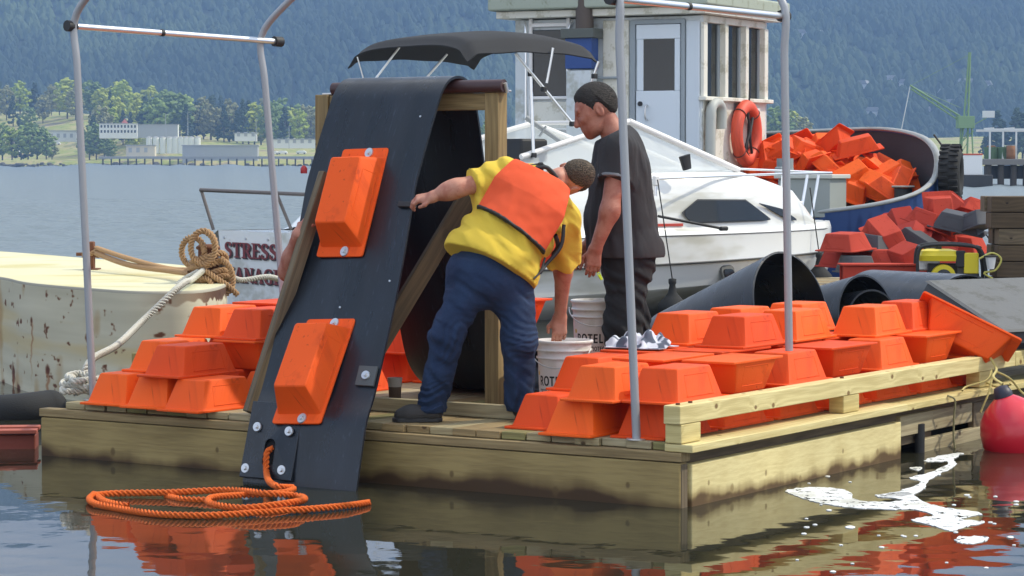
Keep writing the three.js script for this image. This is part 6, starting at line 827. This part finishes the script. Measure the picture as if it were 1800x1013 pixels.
// ---- standing man, seen from his side, looking down
{
  const d0 = 14.3, Q = (x, y, d = 0) => P(x, y, d0 + d), FR = [V(0, 0, 1), V(0, 1, 0), V(-1, 0, 0)];   // facing left
  const footY = DECK, hd = Q(1047, 194), tilt = .42, hf = V(-Math.cos(tilt), -Math.sin(tilt), .10).normalize(), hu = V(-Math.sin(tilt), Math.cos(tilt), 0), HF = [hu.clone().cross(hf).normalize(), hu.clone(), hf];
  const neck = Q(1076, 230), shN = Q(1088, 262, -.19), shF = Q(1086, 258, .19), ch = Q(1092, 306), belly = Q(1090, 385), pel = Q(1104, 445), hipN = Q(1104, 455, -.09), hipF = Q(1102, 455, .09), knN = Q(1096, 575, -.12), knF = Q(1108, 575, .1), ankN = Q(1100, 678, -.12), ankF = Q(1118, 672, .1), elN = Q(1072, 372, -.27), wrN = Q(1047, 437, -.27), elF = Q(1060, 372, .26), wrF = Q(1035, 430, .2);
  const o = thing('person', 'grey-haired man in a black shirt and trousers standing and looking down', 'person', V(ankN.x, DECK, -d0)), w = o.position, put = g => g.translate(-w.x, -w.y, -w.z);
  const nk1 = neck.clone().add(V(.03, -.06, 0)), tj = pel.clone().add(V(0, -.04, 0));
  const torso = p => { let d = ell(p, ch, FR, [.215, .185, .155]); d = smin(d, ell(p, belly, FR, [.20, .23, .185]), .09); d = smin(d, ell(p, pel, FR, [.185, .15, .165]), .08); d = smin(d, cone(p, shN, shF, .075, .075), .08); return smin(d, cone(p, nk1, neck, .1, .066), .07); };
  const hdS = headSDF(hd, HF, 1.14), hN = handSDF(wrN, V(-.12, -1, -.02).normalize(), V(.1, 0, 1).normalize().negate().negate(), V(-1, .1, .05).normalize(), .38, .0), hFs = handSDF(wrF, V(-.4, -.9, 0).normalize(), V(0, 0, -1), V(-.9, .4, 0).normalize(), .4);
  const sk = surfNet(p => { let d = torso(p) + .03; d = smin(d, cone(p, neck.clone().add(V(.02, -.04, 0)), hd.clone().addScaledVector(hu, -.05).addScaledVector(hf, -.03), .068, .062), .05); const arm = (s, e, r) => smin(cone(p, s, e, .058, .05), cone(p, e, r, .052, .033), .04); d = smin(d, arm(shN, elN, wrN), .03); d = smin(d, arm(shF, elF, wrF), .03); d = smin(d, cone(p, hipN, knN, .07, .05), .03); return smin(d, cone(p, hipF, knF, .07, .05), .03); }, ...bounds([hd, shN, shF, elN, wrN, wrF, pel, knN, knF], .16), .013);
  mesh('body', put(merge([sk, surfNet(hdS, ...bounds([hd], .18), .005), surfNet(p => smin(hN(p), cone(p, elN.clone().lerp(wrN, .8), wrN, .037, .032), .02), ...bounds([wrN, wrN.clone().add(V(-.02, -.17, 0))], .085), .0042), surfNet(hFs, ...bounds([wrF, wrF.clone().add(V(-.05, -.15, 0))], .085), .006)])), skin([.42, .18, .125]), o);
  mesh('hair', put(surfNet(hairSDF(hdS, hd, HF, 1.14, .012), ...bounds([hd], .17), .0045)), hairM([.11, .095, .085]), o);
  const slN = shN.clone().lerp(elN, .50), slF = shF.clone().lerp(elF, .5), aN = elN.clone().sub(shN).normalize(), aF = elF.clone().sub(shF).normalize();
  const shirtD = p => { let d = torso(p) - .016 - .016 * sst(1.25, 1.08, p.y); d = smin(d, Math.max(cone(p, shN, slN, .088, .092), cut(p, slN, aN)), .05); d = smin(d, Math.max(cone(p, shF, slF, .088, .09), cut(p, slF, aF)), .05); if (Math.abs(d) > .05) return d; return d + fold(p, V(.2, .2, 0), .015, 10, 3) + .005 * Math.sin(p.x * 60 + p.z * 45 + 4 * nz(p.x * 5, p.y * 4, p.z * 5)) * sst(1.6, 1.2, p.y); };
  mesh('shirt', put(surfNet(p => Math.max(shirtD(p), Q(1100, 452).y - .02 * (p.x - pel.x) / .2 * 0 - p.y, cut(p, neck.clone().add(V(.0, -.012, 0)), V(-.5, 1, 0).normalize())), ...bounds([neck, shN, shF, slN, slF, pel, belly], .24), .0115)), cloth([.036, .034, .037], .001), o);
  mesh('sleeve_band', put(surfNet(p => Math.max(cone(p, shN, slN, .0915, .0955), Math.abs(cut(p, slN, aN) + .012) - .009), ...bounds([slN], .13), .007)), cloth([.22, .23, .25]), o);
  const trou = p => { let d = ell(p, tj, FR, [.185, .17, .155]); const leg = (h, k, a) => smin(cone(p, h, k, .118, .098), cone(p, k, a, .098, .09), .06); d = smin(d, Math.min(leg(hipN, knN, ankN), leg(hipF, knF, ankF)), .06); if (Math.abs(d) > .06) return d; return d + fold(p, V(.5, .5, 0), .02, 8, 9) + .006 * Math.sin(p.y * 70 + p.x * 50 + 4 * nz(p.x * 7, p.y * 7, p.z * 7)); };
  mesh('trousers', put(surfNet(p => Math.max(trou(p), p.y - (pel.y + .1), DECK + .05 - p.y), ...bounds([pel, ankN, ankF], .2), .012)), cloth([.017, .018, .02], .0015), o);
  for (const a of [ankN, ankF]) { const s = shoeGeo(V(a.x + .07, DECK, a.z), V(-1, 0, .12).normalize()); const b = mesh('shoe', put(s.up), std([.03, .03, .03], .6), o); mesh('sole', put(s.sole), M.black, b); }
  const tg = thing('neon_tag', 'small neon yellow tag held in the fingers of the man in black', 'tag', wrN.clone().add(V(.025, -.155, .035)), .3); mesh('clip', loftRect([{ y: -.016, w: .014, d: .012, r: .003 }, { y: .016, w: .018, d: .012, r: .004 }]), std([.62, .85, .02], .4), tg); tg.rotation.z = .5; mesh('loop', new THREE.TorusGeometry(.008, .002, 6, 14).translate(0, .02, 0), std([.62, .85, .02], .4), tg);
}
// ---- third man behind the belt: only a forearm shows
{
  const wr = P(523, 414, 13.57), el = P(506, 478, 13.68), sh = P(592, 455, 14.15), d0 = 14.2, Q = (x, y, d = 0) => P(x, y, d0 + d), hd = Q(622, 372), pel = Q(596, 560), ch = Q(612, 470), sh2 = Q(655, 455, -.02), kn1 = Q(560, 630, -.25), kn2 = Q(612, 635, -.2), an1 = Q(552, 700, .0), an2 = Q(600, 692, .0);
  const o = thing('person', 'crouching helper behind the belt gripping the timber brace with one hand', 'person', V(an1.x, DECK, an1.z)), w = o.position, put = g => g.translate(-w.x, -w.y, -w.z);
  const F = [V(1, 0, 0), V(0, 1, 0), V(0, 0, 1)], HF = [V(-1, 0, 0), V(0, 1, 0), V(0, 0, -1)].map(v => v.clone().negate()); HF[1].negate(); HF[0] = V(1, 0, 0); HF[2] = V(0, 0, 1);
  const torso = p => smin(ell(p, ch, F, [.19, .22, .12]), smin(ell(p, pel, F, [.17, .15, .13]), cone(p, sh, sh2, .07, .07), .08), .09);
  const hf = V(.62, .74, -.12).normalize(), hn = V(-.55, .25, .8); hn.addScaledVector(hf, -hn.dot(hf)).normalize(); const hand = handSDF(wr, hf, hn, hn.clone().cross(hf).normalize(), .95);
  const hs = headSDF(hd, HF, 1), arm = p => smin(cone(p, sh, el, .055, .05), smin(cone(p, el, el.clone().lerp(wr, .4), .05, .049), cone(p, el.clone().lerp(wr, .35), wr, .048, .03), .03), .03);
  const sk = surfNet(p => { let d = torso(p) + .02; d = smin(d, arm(p), .03); d = smin(d, cone(p, ch.clone().lerp(hd, .5), hd, .06, .055), .04); d = smin(d, cone(p, sh2, kn2, .05, .04), .03); return d; }, ...bounds([wr, el, sh, sh2, pel, hd, kn2], .15), .013);
  mesh('body', put(merge([sk, surfNet(hs, ...bounds([hd], .17), .008), surfNet(p => smin(hand(p), cone(p, el.clone().lerp(wr, .8), wr, .036, .03), .02), ...bounds([wr, wr.clone().add(V(.05, .1, .03))], .1), .0045)])), skin([.40, .18, .125]), o);
  mesh('hair', put(surfNet(p => Math.max(hs(p) - .01, hd.y + .03 - p.y), ...bounds([hd], .16), .009)), hairM([.05, .035, .025]), o);
  mesh('shirt', put(surfNet(p => Math.max(smin(torso(p) - .014, Math.max(cone(p, sh, sh.clone().lerp(el, .4), .08, .08), p.clone().sub(sh.clone().lerp(el, .4)).dot(el.clone().sub(sh).normalize())), .04), pel.y - .03 - p.y), ...bounds([pel, sh, sh2, ch], .2), .014)), cloth([.05, .05, .06]), o);
  mesh('trousers', put(surfNet(p => { let d = ell(p, pel, F, [.18, .14, .14]); for (const [k, a, s] of [[kn1, an1, -.08], [kn2, an2, .08]]) d = smin(d, smin(cone(p, pel.clone().add(V(s, -.02, 0)), k, .1, .08), cone(p, k, a, .08, .065), .04), .05); return Math.max(d, p.y - pel.y - .06, DECK + .04 - p.y); }, ...bounds([pel, kn1, kn2, an1, an2], .18), .014)), cloth([.03, .035, .05]), o);
  for (const a of [an1, an2]) { const s = shoeGeo(V(a.x, DECK, a.z - .03), V(-.1, 0, 1).normalize()); const b = mesh('shoe', put(s.up), M.black, o); mesh('sole', put(s.sole), M.black, b); }
}
renderer.render(scene, camera);
